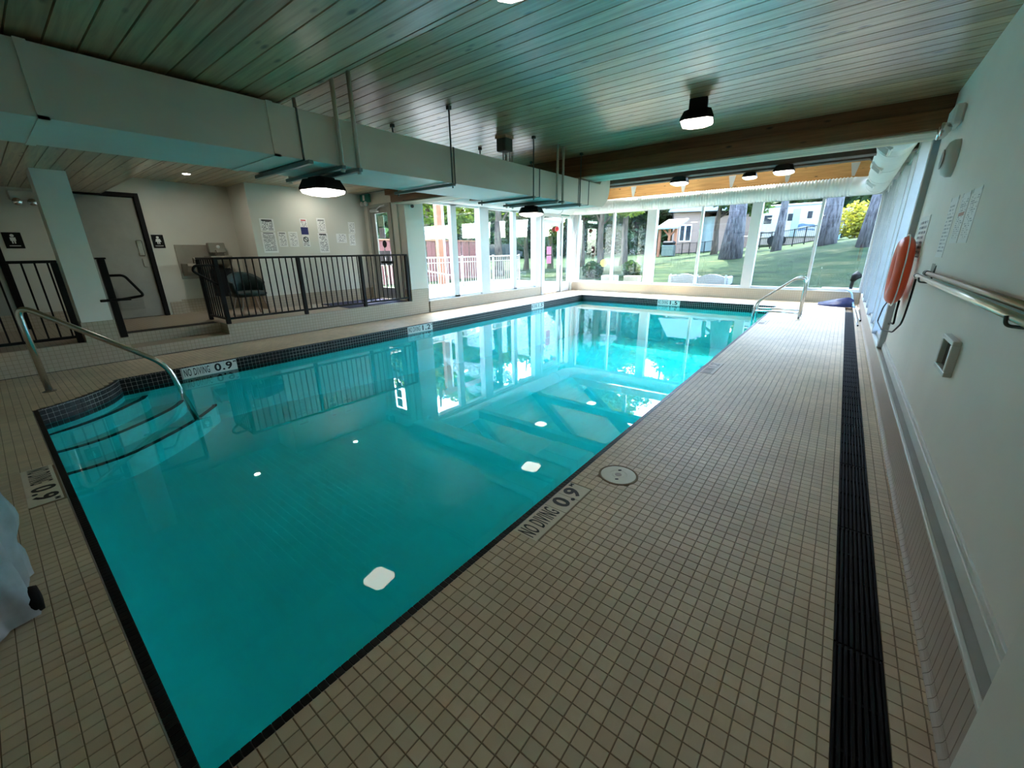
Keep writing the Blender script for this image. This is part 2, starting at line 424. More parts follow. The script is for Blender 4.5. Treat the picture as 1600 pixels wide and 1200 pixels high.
def fillet(pts, r, n=6):
    out = [Vector(pts[0])]
    for i in range(1, len(pts) - 1):
        p = Vector(pts[i]); a = (Vector(pts[i - 1]) - p); b = (Vector(pts[i + 1]) - p)
        d = min(r, a.length * 0.48, b.length * 0.48); A = p + a.normalized() * d; B = p + b.normalized() * d
        for k in range(n + 1):
            t = k / n; out.append(A * (1 - t) ** 2 + p * 2 * t * (1 - t) + B * t * t)
    out.append(Vector(pts[-1])); return out

def text_mesh(name, body, size, mat, extrude=0.001, bold=0.0, sx=1.0, align='CENTER'):
    cu = bpy.data.curves.new(name, 'FONT'); cu.body = body; cu.size = size; cu.extrude = extrude; cu.offset = bold
    cu.space_character = 1.12; cu.align_x = align; cu.align_y = 'CENTER'; cu.resolution_u = 3
    tmp = bpy.data.objects.new(name + '_tmp', cu); COL.objects.link(tmp)
    bpy.context.view_layer.update()
    me = bpy.data.meshes.new_from_object(tmp.evaluated_get(bpy.context.evaluated_depsgraph_get()))
    bpy.data.objects.remove(tmp); bpy.data.curves.remove(cu)
    me.transform(Matrix.Diagonal((sx, 1, 1, 1))); me.materials.clear(); me.materials.append(mat); me.name = name
    return me

def frame_matrix(origin, xdir, ydir):
    x = Vector(xdir).normalized(); y = Vector(ydir).normalized(); z = x.cross(y)
    return Matrix([[x[0], y[0], z[0], origin[0]], [x[1], y[1], z[1], origin[1]], [x[2], y[2], z[2], origin[2]], [0, 0, 0, 1]])


# ================================================================== ROOM SHELL
XR = 0.565; XL = -8.06; YF = 14.0; ZW = -0.16
ZC = 2.81; ZL = 2.50; YS = 1.67; YB0, YB1 = 6.12, 6.60
PT = 0.0545                                                   # deck tile pitch
OX0, OX1, OY0, OY1 = -6.87, -1.16, 0.0, 12.60                 # outer edge of the dark coping
IX0, IX1, IY0, IY1 = -6.83, -1.195, 0.04, 12.56               # inner edge of the pool
nook_out = [(-6.13, 0.0), (-6.17, 0.12), (-6.23, 0.23), (-6.31, 0.345), (-6.41, 0.45), (-6.50, 0.53), (-6.60, 0.60), (-6.70, 0.655), (-6.78, 0.69), (-6.87, 0.72)]
nook_in = [(-6.09, 0.04), (-6.135, 0.14), (-6.195, 0.25), (-6.275, 0.365), (-6.375, 0.475), (-6.465, 0.56), (-6.57, 0.635), (-6.67, 0.69), (-6.75, 0.73), (-6.83, 0.76)]

# ---- floor slab (grout bed) around the pool
fl = MB()
fl.box(OX1, 0.235, -2.2, 14.2, -0.30, -0.003); fl.box(0.235, 0.38, -2.2, 14.2, -0.30, -0.045); fl.box(0.38, 0.70, -2.2, 14.2, -0.30, -0.003)
fl.box(-8.30, OX1, -2.2, OY0, -0.30, -0.003); fl.box(-8.30, OX0, OY0, 14.2, -0.30, -0.003); fl.box(OX0, OX1, OY1, 14.2, -0.30, -0.003)
fl.prism([(-6.87, 0.0)] + nook_out, 2, -0.30, -0.003)
floor = struct(fl.build('floor', M_grout), 'beige mosaic tiled pool deck')

# ---- depth marker plates set into the deck: (x0, x1, y0, y1)
DECK_MARK = [(-1.155, -1.005, 1.455, 2.065), (-4.34, -3.64, -0.165, -0.012), (-1.155, -1.005, 5.20, 5.78), (-1.155, -1.005, 9.36, 9.90)]
LID = (-0.94, 2.335, 0.128)

def inside(poly, x, y):
    c = False; n = len(poly)
    for i in range(n):
        x1, y1 = poly[i]; x2, y2 = poly[i - 1]
        if (y1 > y) != (y2 > y) and x < (x2 - x1) * (y - y1) / (y2 - y1) + x1: c = not c
    return c
cells = []
nook_poly = [(-6.87, 0.0)] + nook_out
def add_cells(x0, x1, y0, y1, test=None):
    i0 = math.floor((x0 + 1.16) / PT + 1e-6); i1 = math.ceil((x1 + 1.16) / PT - 1e-6); j0 = math.floor(y0 / PT + 1e-6); j1 = math.ceil(y1 / PT - 1e-6)
    for i in range(i0, i1):
        for j in range(j0, j1):
            a0 = max(x0, -1.16 + i * PT); a1 = min(x1, -1.16 + (i + 1) * PT); b0 = max(y0, j * PT); b1 = min(y1, (j + 1) * PT)
            if a1 - a0 < 0.008 or b1 - b0 < 0.008: continue
            cx, cy = (a0 + a1) / 2, (b0 + b1) / 2
            if test and not test(cx, cy): continue
            if any(m[0] - 0.004 < cx < m[1] + 0.004 and m[2] - 0.004 < cy < m[3] + 0.004 for m in DECK_MARK): continue
            if (cx - LID[0]) ** 2 + (cy - LID[1]) ** 2 < (LID[2] - 0.01) ** 2: continue
            cells.append((a0, a1, b0, b1))
add_cells(OX1, 0.235, -2.2, 14.0); add_cells(0.38, 0.495, -2.2, 14.0)
add_cells(XL + 0.03, OX1, -2.2, 0.0); add_cells(XL + 0.03, OX0, 0.0, 14.0); add_cells(OX0, OX1, OY1, 14.0)
add_cells(-6.87, -6.10, 0.0, 0.75, lambda x, y: inside(nook_poly, x, y))
cells = np.array(cells)
cc = np.stack([(cells[:, 0] + cells[:, 1]) / 2, (cells[:, 2] + cells[:, 3]) / 2, np.zeros(len(cells))], 1)
pj = project(cc)
dist = np.linalg.norm(cc - np.array([0, 0, H]), axis=1)
full = ((cells[:, 1] - cells[:, 0]) > PT - 1e-4) & ((cells[:, 3] - cells[:, 2]) > PT - 1e-4)
vis = (pj[:, 2] > 0.1) & (pj[:, 0] > 5) & (pj[:, 0] < 1595) & (pj[:, 1] < 1195) & (pj[:, 1] > 0) & full
score = np.where(vis, H / dist / dist ** 2, 0)
order = np.argsort(-score); single = order[:300]; rest = np.setdiff1d(np.arange(len(cells)), single)
def tile_verts(x0, x1, y0, y1, g=0.0011, b=0.0014, zt=0.0, zb=-0.004):
    x0 += g; x1 -= g; y0 += g; y1 -= g
    return [(x0, y0, zb), (x1, y0, zb), (x1, y1, zb), (x0, y1, zb), (x0 + b, y0 + b, zt), (x1 - b, y0 + b, zt), (x1 - b, y1 - b, zt), (x0 + b, y1 - b, zt)]
TF = [(4, 5, 6, 7), (0, 1, 5, 4), (1, 2, 6, 5), (2, 3, 7, 6), (3, 0, 4, 7)]
tile_me = mesh_from('tile', tile_verts(-PT / 2, PT / 2, -PT / 2, PT / 2), TF, M_tile)
for k in single:
    link('tile', tile_me, floor, (cc[k, 0], cc[k, 1], 0.0))
m = MB()
for k in rest: m.add(tile_verts(*cells[k]), TF)
o = link('tile_field', mesh_from('tile_field', m.v, m.f, M_tile), floor); o['kind'] = 'stuff'

# ---- pool: path of the inner edge with dark tiles
path = [(IX1, IY0), (IX1, IY1), (IX0, IY1)] + nook_in[::-1] + [(IX1, IY0)]
DP = 0.0303
WALL_MARK = {'left_a': (1.39, 2.06), 'left_b': (5.21, 5.87), 'left_c': (9.60, 10.22)}
FAR_MARK = (-4.23, -3.59)
segs = []                                                     # (mid, tangent, length)
acc = []
for (ax, ay), (bx, by) in zip(path[:-1], path[1:]):
    L = math.hypot(bx - ax, by - ay); n = max(1, round(L / DP)); tx, ty = (bx - ax) / L, (by - ay) / L
    for k in range(n):
        s = (k + 0.5) / n; segs.append((ax + (bx - ax) * s, ay + (by - ay) * s, tx, ty, L / n))
def cut(pitch):
    out = []
    run = []
    for (ax, ay), (bx, by) in zip(path[:-1], path[1:]):
        L = math.hypot(bx - ax, by - ay); run.append((ax, ay, bx, by, L))
    # the curved nook is one run so that its tiles keep the full width
    k = 0
    while k < len(run):
        j = k
        while run[j][4] < 0.3 and j + 1 < len(run) and run[j + 1][4] < 0.3: j += 1
        grp = run[k:j + 1]; tot = sum(g[4] for g in grp); n = max(1, round(tot / pitch))
        for q in range(n):
            s_ = (q + 0.5) / n * tot
            for ax, ay, bx, by, L in grp:
                if s_ <= L + 1e-9: out.append((ax + (bx - ax) * s_ / L, ay + (by - ay) * s_ / L, (bx - ax) / L, (by - ay) / L, tot / n)); break
                s_ -= L
        k = j + 1
    return out
WP = 0.0515
basin_cand = []
for (x, y, tx, ty, L) in cut(DP):
    nx, ny = ty, -tx                                          # outward (towards the deck)
    basin_cand.append((x + nx * 0.0175, y + ny * 0.0175, -0.004, tx, ty, L - 0.0022, 0.035, 0.010, 'top', nx, ny))
for (x, y, tx, ty, L) in cut(WP):
    nx, ny = ty, -tx
    onl = abs(x - IX0) < 0.01 and any(a < y < b for a, b in WALL_MARK.values())
    onf = abs(y - IY1) < 0.01 and FAR_MARK[0] < x < FAR_MARK[1]
    for r_ in range(4):
        zc_ = -0.0105 - WP * (r_ + 0.5)
        if (onl or onf) and zc_ > -0.165: continue
        basin_cand.append((x + nx * 0.004, y + ny * 0.004, zc_, tx, ty, L - 0.003, 0.010, WP - 0.003, 'wall', nx, ny))
bc = np.array([c[:3] for c in basin_cand]); pj = project(bc); dv = np.array([0, 0, H]) - bc; dist = np.linalg.norm(dv, axis=1)
fn = np.array([[0, 0, 1] if c[8] == 'top' else [-c[9], -c[10], 0] for c in basin_cand])
facing = np.einsum('ij,ij->i', fn, dv) / dist
ar = np.array([c[5] * (c[6] if c[8] == 'top' else c[7]) for c in basin_cand])
sc_ = np.where((pj[:, 2] > 0.1) & (pj[:, 0] > 3) & (pj[:, 0] < 1597) & (pj[:, 1] < 1197) & (facing > 0.02), facing * ar / dist ** 2, 0)
pick = set(np.argsort(-sc_)[:300].tolist())
def unit_box(name, mat, b=0.06):
    mb = MB(); mb.bbox(-0.5, 0.5, -0.5, 0.5, -0.5, 0.5, b); return mesh_from(name, mb.v, mb.f, mat)
UB_dark = unit_box('dark_tile', M_dark)
pool = MB()
# basin shell: floor slopes from shallow to deep
zf0, zf1 = -0.86, -1.30
def pool_floor_z(y): return zf0 + (zf1 - zf0) * max(0, min(1, (y - 2.5) / 8.0))
v = []; f = []
ring = [(p[0], p[1]) for p in path[:-1]]
n = len(ring)
for (x, y) in ring: v += [(x, y, -0.215), (x, y, -1.45)]
f = [(2 * i, 2 * ((i + 1) % n), 2 * ((i + 1) % n) + 1, 2 * i + 1) for i in range(n)]
pool.add(v, f)
ys = [IY0, 2.5, 6.5, 10.5, IY1]
for a, b in zip(ys[:-1], ys[1:]):
    pool.add([(IX0 - 0.02, a, pool_floor_z(a)), (IX1 + 0.02, a, pool_floor_z(a)), (IX1 + 0.02, b, pool_floor_z(b)), (IX0 - 0.02, b, pool_floor_z(b))], [(0, 1, 2, 3)])
basin = struct(link('pool_basin', mesh_from('pool_basin', pool.v, pool.f, M_pool)), 'pale plastered swimming pool basin with dark tile rim')
bk = MB()                                                     # grout bed behind the dark tiles
for (x, y, tx, ty, L) in segs:
    nx, ny = ty, -tx; h = L / 2 + 0.001
    a = (x - tx * h, y - ty * h); b = (x + tx * h, y + ty * h)
    i0, i1 = 0.0010, 0.040
    bk.add([(a[0] + nx * i0, a[1] + ny * i0, -0.0015), (b[0] + nx * i0, b[1] + ny * i0, -0.0015), (b[0] + nx * i1, b[1] + ny * i1, -0.0015), (a[0] + nx * i1, a[1] + ny * i1, -0.0015),
            (a[0] + nx * i0, a[1] + ny * i0, -0.22), (b[0] + nx * i0, b[1] + ny * i0, -0.22)], [(0, 1, 2, 3), (0, 4, 5, 1)])
link('rim_grout', mesh_from('rim_grout', bk.v, bk.f, M_dgrout), basin)
m = MB()
for k, c in enumerate(basin_cand):
    x, y, z, tx, ty, lx, ly, lz = c[:8]
    M4 = Matrix([[tx * lx, c[9] * ly, 0, x], [ty * lx, c[10] * ly, 0, y], [0, 0, lz, z], [0, 0, 0, 1]])
    if k in pick:
        o = link('rim_tile', UB_dark, basin); o.matrix_local = M4
    else:
        hx, hy, hz = lx / 2, ly / 2, lz / 2; b_ = 0.0015
        vv = []
        if c[8] == 'top':
            q = [(-hx, -hy), (hx, -hy), (hx, hy), (-hx, hy)]
            vv = [(p[0], p[1], -hz) for p in q] + [(p[0] * 0.93, p[1] * 0.93, hz) for p in q]
        else:
            q = [(-hx, -hz), (hx, -hz), (hx, hz), (-hx, hz)]
            vv = [(p[0], hy, p[1]) for p in q] + [(p[0] * 0.93, -hy, p[1] * 0.93) for p in q]
        m.add([(x + tx * p[0] + c[9] * p[1], y + ty * p[0] + c[10] * p[1], z + p[2]) for p in vv], TF)
o = link('rim_tile_field', mesh_from('rim_tile_field', m.v, m.f, M_dark), basin); o['kind'] = 'stuff'

# ---- pool entry steps (treads at the depth at which the eye sees them)
steps = thing('pool_steps', 'curved submerged entry steps with black nosing stripes in the pool corner', 'steps', (-6.4, 0.3, -0.86))
arcs = [(-0.27, [(-6.06, 0.045), (-6.11, 0.20), (-6.19, 0.36), (-6.30, 0.52), (-6.42, 0.66), (-6.57, 0.80), (-6.70, 0.92), (-6.825, 0.98)]),
        (-0.44, [(-5.95, 0.045), (-5.96, 0.22), (-6.01, 0.42), (-6.12, 0.62), (-6.26, 0.82), (-6.42, 1.02), (-6.60, 1.20), (-6.825, 1.34)]),
        (-0.61, [(-5.71, 0.045), (-5.71, 0.28), (-5.77, 0.55), (-5.92, 0.80), (-6.12, 1.06), (-6.36, 1.33), (-6.60, 1.54), (-6.75, 1.66), (-6.825, 1.68)])]
def smooth2(pts, n=5):
    out = []
    for i in range(len(pts) - 1):
        p0 = pts[max(i - 1, 0)]; p1 = pts[i]; p2 = pts[i + 1]; p3 = pts[min(i + 2, len(pts) - 1)]
        for k in range(n):
            t = k / n
            out.append(tuple(0.5 * (2 * p1[d] + (p2[d] - p0[d]) * t + (2 * p0[d] - 5 * p1[d] + 4 * p2[d] - p3[d]) * t * t + (3 * p1[d] - p0[d] - 3 * p2[d] + p3[d]) * t ** 3) for d in (0, 1)))
    out.append(pts[-1]); return out
for z, arc in arcs:
    a = smooth2(arc)
    poly = a + [(-6.825, 0.045)]
    st = MB(); st.prism(poly, 2, -0.9, z)
    s_ob = local(steps, st.build('step', M_poolstep))
    nb = MB(); V = []
    for i, p in enumerate(a):
        q0 = a[max(i - 1, 0)]; q1 = a[min(i + 1, len(a) - 1)]; L = math.hypot(q1[0] - q0[0], q1[1] - q0[1]); nx, ny = -(q1[1] - q0[1]) / L, (q1[0] - q0[0]) / L
        V += [(p[0] - nx * 0.003, p[1] - ny * 0.003, z - 0.004), (p[0] - nx * 0.003, p[1] - ny * 0.003, z + 0.004), (p[0] + nx * 0.055, p[1] + ny * 0.055, z + 0.004)]
    F_ = []
    for i in range(len(a) - 1): F_ += [(3 * i, 3 * i + 3, 3 * i + 4, 3 * i + 1), (3 * i + 1, 3 * i + 4, 3 * i + 5, 3 * i + 2)]
    nz_ = nb.add(V, F_).build('nosing', M_black); nz_.parent = s_ob
    nz_.matrix_parent_inverse = Matrix.Identity(4)

# ---- water
wv = [(x, y, ZW) for (x, y) in ring]
water = link('pool_water', mesh_from('pool_water', wv, [tuple(range(len(wv)))], M_water)); tag(water, 'still turquoise water filling the swimming pool', 'water', kind='stuff')

# ---- depth marker lettering
def marker(name_label, mat, ink, origin, xd, yd, w, h, num, parent=None, body='NO DIVING', cat='sign', worn=False):
    t = thing('depth_marker', name_label, cat, tuple(origin), group='pool depth markers')
    Mx = frame_matrix(origin, xd, yd)
    cuts = [0.0, w * 0.5, w * 0.75, w]
    for a, b in zip(cuts[:-1], cuts[1:]):
        p = MB(); p.bbox(a - w / 2 + 0.001, b - w / 2 - 0.001, -h / 2, h / 2, -0.006, 0.0015, 0.001)
        o = p.build('plate', mat); o.matrix_world = Mx; local_m(t, o)
    for txt, cx, size, sx, bold, dy in ((body, -w * 0.25, h * 0.98, 0.50, 0.0010, 0), (num, w * 0.235, h * 1.0, 1.0, 0.004, 0), ('M', w * 0.458, h * 0.24, 0.9, 0.001, h * 0.33)):
        me = text_mesh('lettering', txt, size, ink, 0.0006, bold, sx)
        xs = [q.co.x for q in me.vertices]; W_ = max(xs) - min(xs); c_ = (max(xs) + min(xs)) / 2
        want = {0: 0.45 * w, 1: 0.34 * w, 2: 0.05 * w}[0 if txt == body else (2 if txt == 'M' else 1)]
        me.transform(Matrix.Translation((-c_, 0, 0))); me.transform(Matrix.Diagonal((want / W_, 1, 1, 1)))
        o = link('lettering', me); o.matrix_world = Mx @ Matrix.Translation((cx, dy, 0.0022)); local_m(t, o)
    return t
def local_m(t, o):
    mw = o.matrix_world.copy(); o.parent = t; o.matrix_parent_inverse = Matrix.Identity(4); o.matrix_local = Matrix.Translation(-Vector(t.location)) @ mw
marker('cream depth marker reading NO DIVING 0.9 on the deck beside the round lid', M_marker_deck, M_ink, (-1.08, 1.76, -0.001), (0, 1, 0), (-1, 0, 0), 0.61, 0.15, '0.9')
marker('tan depth marker in the dark near deck beside the grey cover', M_marker_deck, M_ink, (-3.99, -0.0885, -0.001), (1, 0, 0), (0, 1, 0), 0.70, 0.153, '0.9')
marker('faded tan depth marker halfway along the right deck edge', M_marker_old, M_ink_old, (-1.08, 5.49, -0.001), (0, 1, 0), (-1, 0, 0), 0.58, 0.15, '1.2')
marker('faded tan depth marker on the deck close to the ladder rails', M_marker_old, M_ink_old, (-1.08, 9.63, -0.001), (0, 1, 0), (-1, 0, 0), 0.54, 0.15, '1.5')
marker('white wall marker reading NO DIVING 0.9 next to the steps handrail', M_marker, M_ink, (IX0 + 0.0015, 1.725, -0.085), (0, 1, 0), (0, 0, 1), 0.66, 0.148, '0.9')
marker('white wall marker reading NO DIVING 1.2 on the left pool wall', M_marker, M_ink, (IX0 + 0.0015, 5.54, -0.085), (0, 1, 0), (0, 0, 1), 0.66, 0.148, '1.2')
marker('white NO DIVING 1.5 marker on the left pool wall near the glass door', M_marker, M_ink, (IX0 + 0.0015, 9.91, -0.085), (0, 1, 0), (0, 0, 1), 0.62, 0.148, '1.5')
marker('white wall marker reading NO DIVING 1.5 on the far end of the pool', M_marker, M_ink, (-3.91, IY1 - 0.0015, -0.085), (1, 0, 0), (0, 0, 1), 0.64, 0.148, '1.5')

# ---- trench drain along the right wall
drain = thing('trench_drain', 'long black slotted drain grating set in the deck along the right wall', 'drain', (0.3075, 6.0, -0.04))
tr_ = MB(); tr_.box(0.236, 0.379, -2.2, 12.55, -0.044, -0.040); local(drain, tr_.build('channel', M_rubber))
bar_me = MB(); bar_me.bbox(-0.0055, 0.0055, -0.43, 0.43, -0.02, 0.0, 0.0015); bar_me = mesh_from('bar', bar_me.v, bar_me.f, M_rubber)
side_me = MB(); side_me.bbox(-0.004, 0.004, -0.43, 0.43, -0.03, 0.001, 0.001)
for yy in (-0.43, -0.2, 0.0, 0.2, 0.43): side_me.box(0.0, 0.138, yy - 0.006, yy + 0.006, -0.022, -0.006)
side_me.bbox(0.132, 0.140, -0.43, 0.43, -0.03, 0.001, 0.001)
side_me = mesh_from('grate_section', side_me.v, side_me.f, M_rubber)
y = -0.48 - 0.868 * 2
while y < 12.1:
    s_ob = link('grate_section', side_me); s_ob.location = (0.2395, y, 0.0); local(drain, s_ob); s_ob.location = (0.2395, y, 0.0)
    for k in range(7):
        b = link('bar', bar_me, s_ob, (0.0155 + 0.0178 * k, 0, 0.0))
    y += 0.868

# ---- round lid in the deck
lid = thing('deck_lid', 'round cream plastic skimmer lid set in the deck', 'lid', (LID[0], LID[1], 0.0))
p = MB(); p.lathe([(0.130, -0.004), (0.130, 0.003), (0.127, 0.005), (0.119, 0.005), (0.118, 0.0015)], (0, 0, 0), 2, 40); p.build('rim', M_grout, lid)
p = MB(); p.lathe([(0.1155, -0.003), (0.1155, 0.003), (0.113, 0.0045), (0.058, 0.0045), (0.056, 0.0035), (0.04, 0.0035), (0.038, 0.0045), (0.001, 0.0045)], (0, 0, 0), 2, 40); p.build('cover', M_lid, lid)
p = MB(); p.lathe([(0.022, 0.004), (0.022, 0.0056), (0.014, 0.0062), (0.001, 0.0062)], (0, 0, 0), 2, 20); p.build('boss', M_base, lid)
for a in (0.62, 0.62 + math.pi):
    p = MB(); p.bbox(-0.011, 0.011, -0.007, 0.007, 0.002, 0.0052, 0.001); o = p.build('finger_hole', M_black, lid); o.location = (0.062 * math.cos(a + 1.2), 0.062 * math.sin(a + 1.2), 0); o.rotation_euler.z = a

# ================================================================== WALLS
w = MB(); w.box(XR, XR + 0.2, 1.2, 6.56, 0.0, 3.0)
struct(w.build('wall_right', M_white), 'pale painted wall on the right')
w = MB(); w.box(0.472, XR + 0.2, -2.2, 1.28, 0.0, 2.6)
struct(w.build('wall_pilaster', M_white), 'near projecting pier of the right wall')
cb = MB(); cb.box(0.512, XR + 0.2, 1.28, 14.2, -0.01, 0.262)
curb_r = struct(cb.build('wall_right_curb', M_ledge), 'low tiled kerb under the right wall')
tr1 = MB(); tr1.bbox(0.5005, 0.5165, 1.28, 14.0, 0.252, 0.268, 0.003); struct(tr1.build('trim_1', M_trim), 'white metal edge trim of the kerb')
bb = MB(); bb.bbox(0.548, XR + 0.002, 1.28, 6.5, 0.262, 0.335, 0.003); bb.bbox(0.556, XR + 0.002, 1.28, 6.5, 0.335, 0.358, 0.002)
struct(bb.build('baseboard_right', M_trim), 'white baseboard of the right wall')
# base tiles: cove pieces and tall face tiles, one by one where they show large
cv = MB(); pts_c = [(0.488, 0.0)]
for k in range(6):
    a = math.radians(90 * k / 5); pts_c.append((0.488 + 0.026 * math.sin(a) * 0.0 + 0.0 + (1 - math.cos(a)) * 0.0 + 0.024 * (k / 5.0) ** 0.55 * 0.6, 0.004 + 0.030 * (k / 5.0) ** 1.5))
cove_prof = [(0.486, -0.003), (0.4865, 0.003), (0.490, 0.008), (0.4955, 0.014), (0.4995, 0.022), (0.5015, 0.034), (0.513, 0.034), (0.513, -0.003)]
cv.prism([(p[0], p[1]) for p in cove_prof], 1, -PT / 2 + 0.0012, PT / 2 - 0.0012)
cove_me = mesh_from('cove_tile', cv.v, cv.f, M_base)
ft = MB(); ft.bbox(0.502, 0.513, -PT / 2 + 0.0012, PT / 2 - 0.0012, 0.0355, 0.252, 0.0012); face_me = mesh_from('base_tile', ft.v, ft.f, M_base)
cf = MB(); y = 1.28 + PT / 2; i = 0
while y < 13.97:
    if i < 75:
        link('cove_tile', cove_me, curb_r, (0, y, 0)); link('base_tile', face_me, curb_r, (0, y, 0))
    else:
        for src in (cove_me, face_me):
            cf.add([(q.co.x, q.co.y + y, q.co.z) for q in src.vertices], [tuple(pq.vertices) for pq in src.polygons])
    y += PT; i += 1
o = link('base_tile_field', mesh_from('base_tile_field', cf.v, cf.f, M_base), curb_r); o['kind'] = 'stuff'

# platform on the left, with steps cut into it
pf = MB(); pf.box(-10.7, XL, -2.2, 1.15, -0.25, 0.33); pf.box(-10.7, XL, 2.42, 6.9, -0.25, 0.33); pf.box(-10.7, -8.42, 1.15, 2.42, -0.25, 0.33)
struct(pf.build('floor_platform', M_mosaic), 'raised tiled platform along the left side')
pt_ = MB(); pt_.box(-10.7, XL - 0.004, -2.2, 1.15, 0.329, 0.3325); pt_.box(-10.7, XL - 0.004, 2.42, 6.9, 0.329, 0.3325); pt_.box(-10.7, -8.42, 1.15, 2.42, 0.329, 0.3325)
struct(pt_.build('floor_platform_top', M_mosaic_top), 'tiled top of the platform')
stp = thing('platform_steps', 'two tiled steps leading up from the deck to the platform', 'steps', (-8.25, 1.78, 0.0), kind='structure')
p = MB(); p.bbox(-8.43, XL + 0.01, 1.15, 2.42, 0.0, 0.165, 0.004); local(stp, p.build('step', M_mosaic))
p = MB(); p.bbox(-8.66, -8.425, 1.17, 2.40, 0.331, 0.336, 0.002); local(stp, p.build('nosing', M_black))
p = MB(); p.box(XL - 0.02, XL + 0.028, -2.2, 12.0, -0.02, 0.001); struct(p.build('trim_2', M_black), 'thin black slot drain at the foot of the platform')
# left walls
w = MB(); w.box(-10.6, -10.4, -2.2, 1.25, 0.33, 2.9); w.box(-10.6, -10.4, 1.25, 2.19, 2.545, 2.9); w.box(-10.6, -10.4, 2.19, 2.43, 0.33, 2.9); w.box(-10.62, -10.5, 1.2, 2.25, 0.33, 2.6)
struct(w.build('wall_left_door', M_walll), 'left wall with the restroom door')
w = MB(); w.box(-10.8, -10.52, 2.30, 3.9, 0.33, 2.9); struct(w.build('wall_left_recess', M_walll), 'recessed left wall behind the drinking fountain')
w = MB(); w.box(-10.7, -9.6, 3.71, 6.5, 0.33, 2.9); struct(w.build('wall_left_notices', M_walll), 'left wall with the notices')
w = MB(); w.box(-9.6, -9.42, 6.33, 6.48, 0.33, 2.9); w.box(-8.50, -8.3, 6.33, 6.48, 0.33, 2.9); w.box(-9.42, -8.50, 6.33, 6.48, 2.56, 2.9)
struct(w.build('wall_entry', M_walll), 'end wall around the entrance door')
w = MB(); w.box(-8.50, XL, 6.36, 6.86, 0.33, 2.95); struct(w.build('wall_left_pier', M_walll), 'pier between the entrance door and the windows')
w = MB(); w.box(-8.40, -8.05, 0.72, 1.04, 0.33, 2.52); struct(w.build('wall_column', M_white), 'square white column on the platform')
tb = MB(); tb.box(-8.412, -8.038, 0.708, 1.052, 0.33, 0.60); tb.box(-10.402, -10.388, -2.2, 1.20, 0.33, 0.58); tb.box(-10.402, -10.388, 2.24, 2.43, 0.33, 0.58)
tb.box(-10.522, -10.508, 2.43, 3.71, 0.33, 0.60); tb.box(-10.5, -9.588, 3.698, 3.712, 0.33, 0.60); tb.box(-9.602, -9.588, 3.70, 6.33, 0.33, 0.60); tb.box(-8.51, XL + 0.012, 6.35, 6.872, 0.33, 0.60)
struct(tb.build('baseboard_left', M_mosaic), 'tiled base of the left walls')
w = MB(); w.box(-10.8, 0.8, -2.4, -2.2, -0.3, 2.6); struct(w.build('wall_back', M_white), 'wall behind the camera')

# ================================================================== CEILINGS
c = MB(); c.box(-10.8, 0.8, -2.4, YS, ZL + 0.02, ZL + 0.06); c.box(-10.8, 0.8, YS - 0.03, YS, ZL + 0.02, ZC + 0.06); c.box(-10.8, 0.8, YS, YB1, ZC + 0.02, ZC + 0.06)
ceil = struct(c.build('ceiling', M_gap), 'knotty wood plank ceiling')
PP = 0.129
pk = MB(); pk.prism([(-PP / 2 + 0.0045, 0.0), (-PP / 2 + 0.001, 0.010), (-PP / 2 + 0.001, 0.019), (PP / 2 - 0.001, 0.019), (PP / 2 - 0.001, 0.010), (PP / 2 - 0.0045, 0.0)], 0, -10.75, XR + 0.03)
plank_me = mesh_from('plank', pk.v, pk.f, M_plank)
import bmesh
bm_ = bmesh.new(); bm_.from_mesh(plank_me); bmesh.ops.recalc_face_normals(bm_, faces=bm_.faces); bm_.to_mesh(plank_me); bm_.free()
y = YS - PP / 2 - 0.002
while y > -2.2:
    link('plank', plank_me, ceil, (0, y, ZL + 0.002)); y -= PP
y = YS + 0.02 + PP / 2
while y < YB0 + 0.05:
    link('plank', plank_me, ceil, (0, y, ZC + 0.002)); y += PP
p = MB(); p.box(-10.75, XR, YS - 0.002, YS + 0.02, ZL, ZC + 0.02); link('fascia_board', mesh_from('fascia_board', p.v, p.f, M_plank), ceil)
# main beam: two stacked members with a plywood underside
beam = thing('ceiling_beam', 'deep dark stained beam spanning the room where the ceiling rises', 'beam', (-4.0, 6.36, 2.5))
p = MB(); p.bbox(-8.45, XR, YB0 + 0.03, YB1, 2.69, ZC + 0.02, 0.004); local(beam, p.build('upper_member', M_beam))
p = MB(); p.bbox(-8.2, XR, YB0 - 0.02, YB1, 2.515, 2.687, 0.012); local(beam, p.build('lower_member', M_beam))
for k in range(4):
    p = MB(); p.bbox(-8.2, XR, YB0 + 0.005 + k * 0.118, YB0 + 0.118 + k * 0.118, 2.495, 2.516, 0.005); local(beam, p.build('ply_strip', M_ply))

# ================================================================== SUNROOM EXTENSION
SL = 0.84; TH = math.atan(SL); XRG = -3.77; ZE = 2.82          # roof pitch, ridge x, eave height
cu = MB(); cu.box(-8.32, XL, 6.86, 11.93, -0.05, 0.272); struct(cu.build('wall_left_curb', M_mosaic), 'tiled kerb under the left windows')
cu = MB(); cu.box(-8.15, 0.8, YF, 14.26, -0.05, 0.30); struct(cu.build('wall_far_curb', M_mosaic_far), 'tiled kerb under the far windows')
sl = MB(); sl.bbox(-8.34, XL + 0.012, 6.86, 11.94, 0.272, 0.292, 0.004); struct(sl.build('trim_3', M_frame), 'white sill of the left windows')
sl = MB(); sl.bbox(-8.16, 0.56, YF - 0.012, 14.28, 0.300, 0.322, 0.004); struct(sl.build('trim_4', M_frame), 'white sill of the far windows')
sl = MB(); sl.bbox(0.50, 0.80, 6.56, 14.0, 0.268, 0.29, 0.004); struct(sl.build('trim_5', M_frame), 'white sill of the right windows')
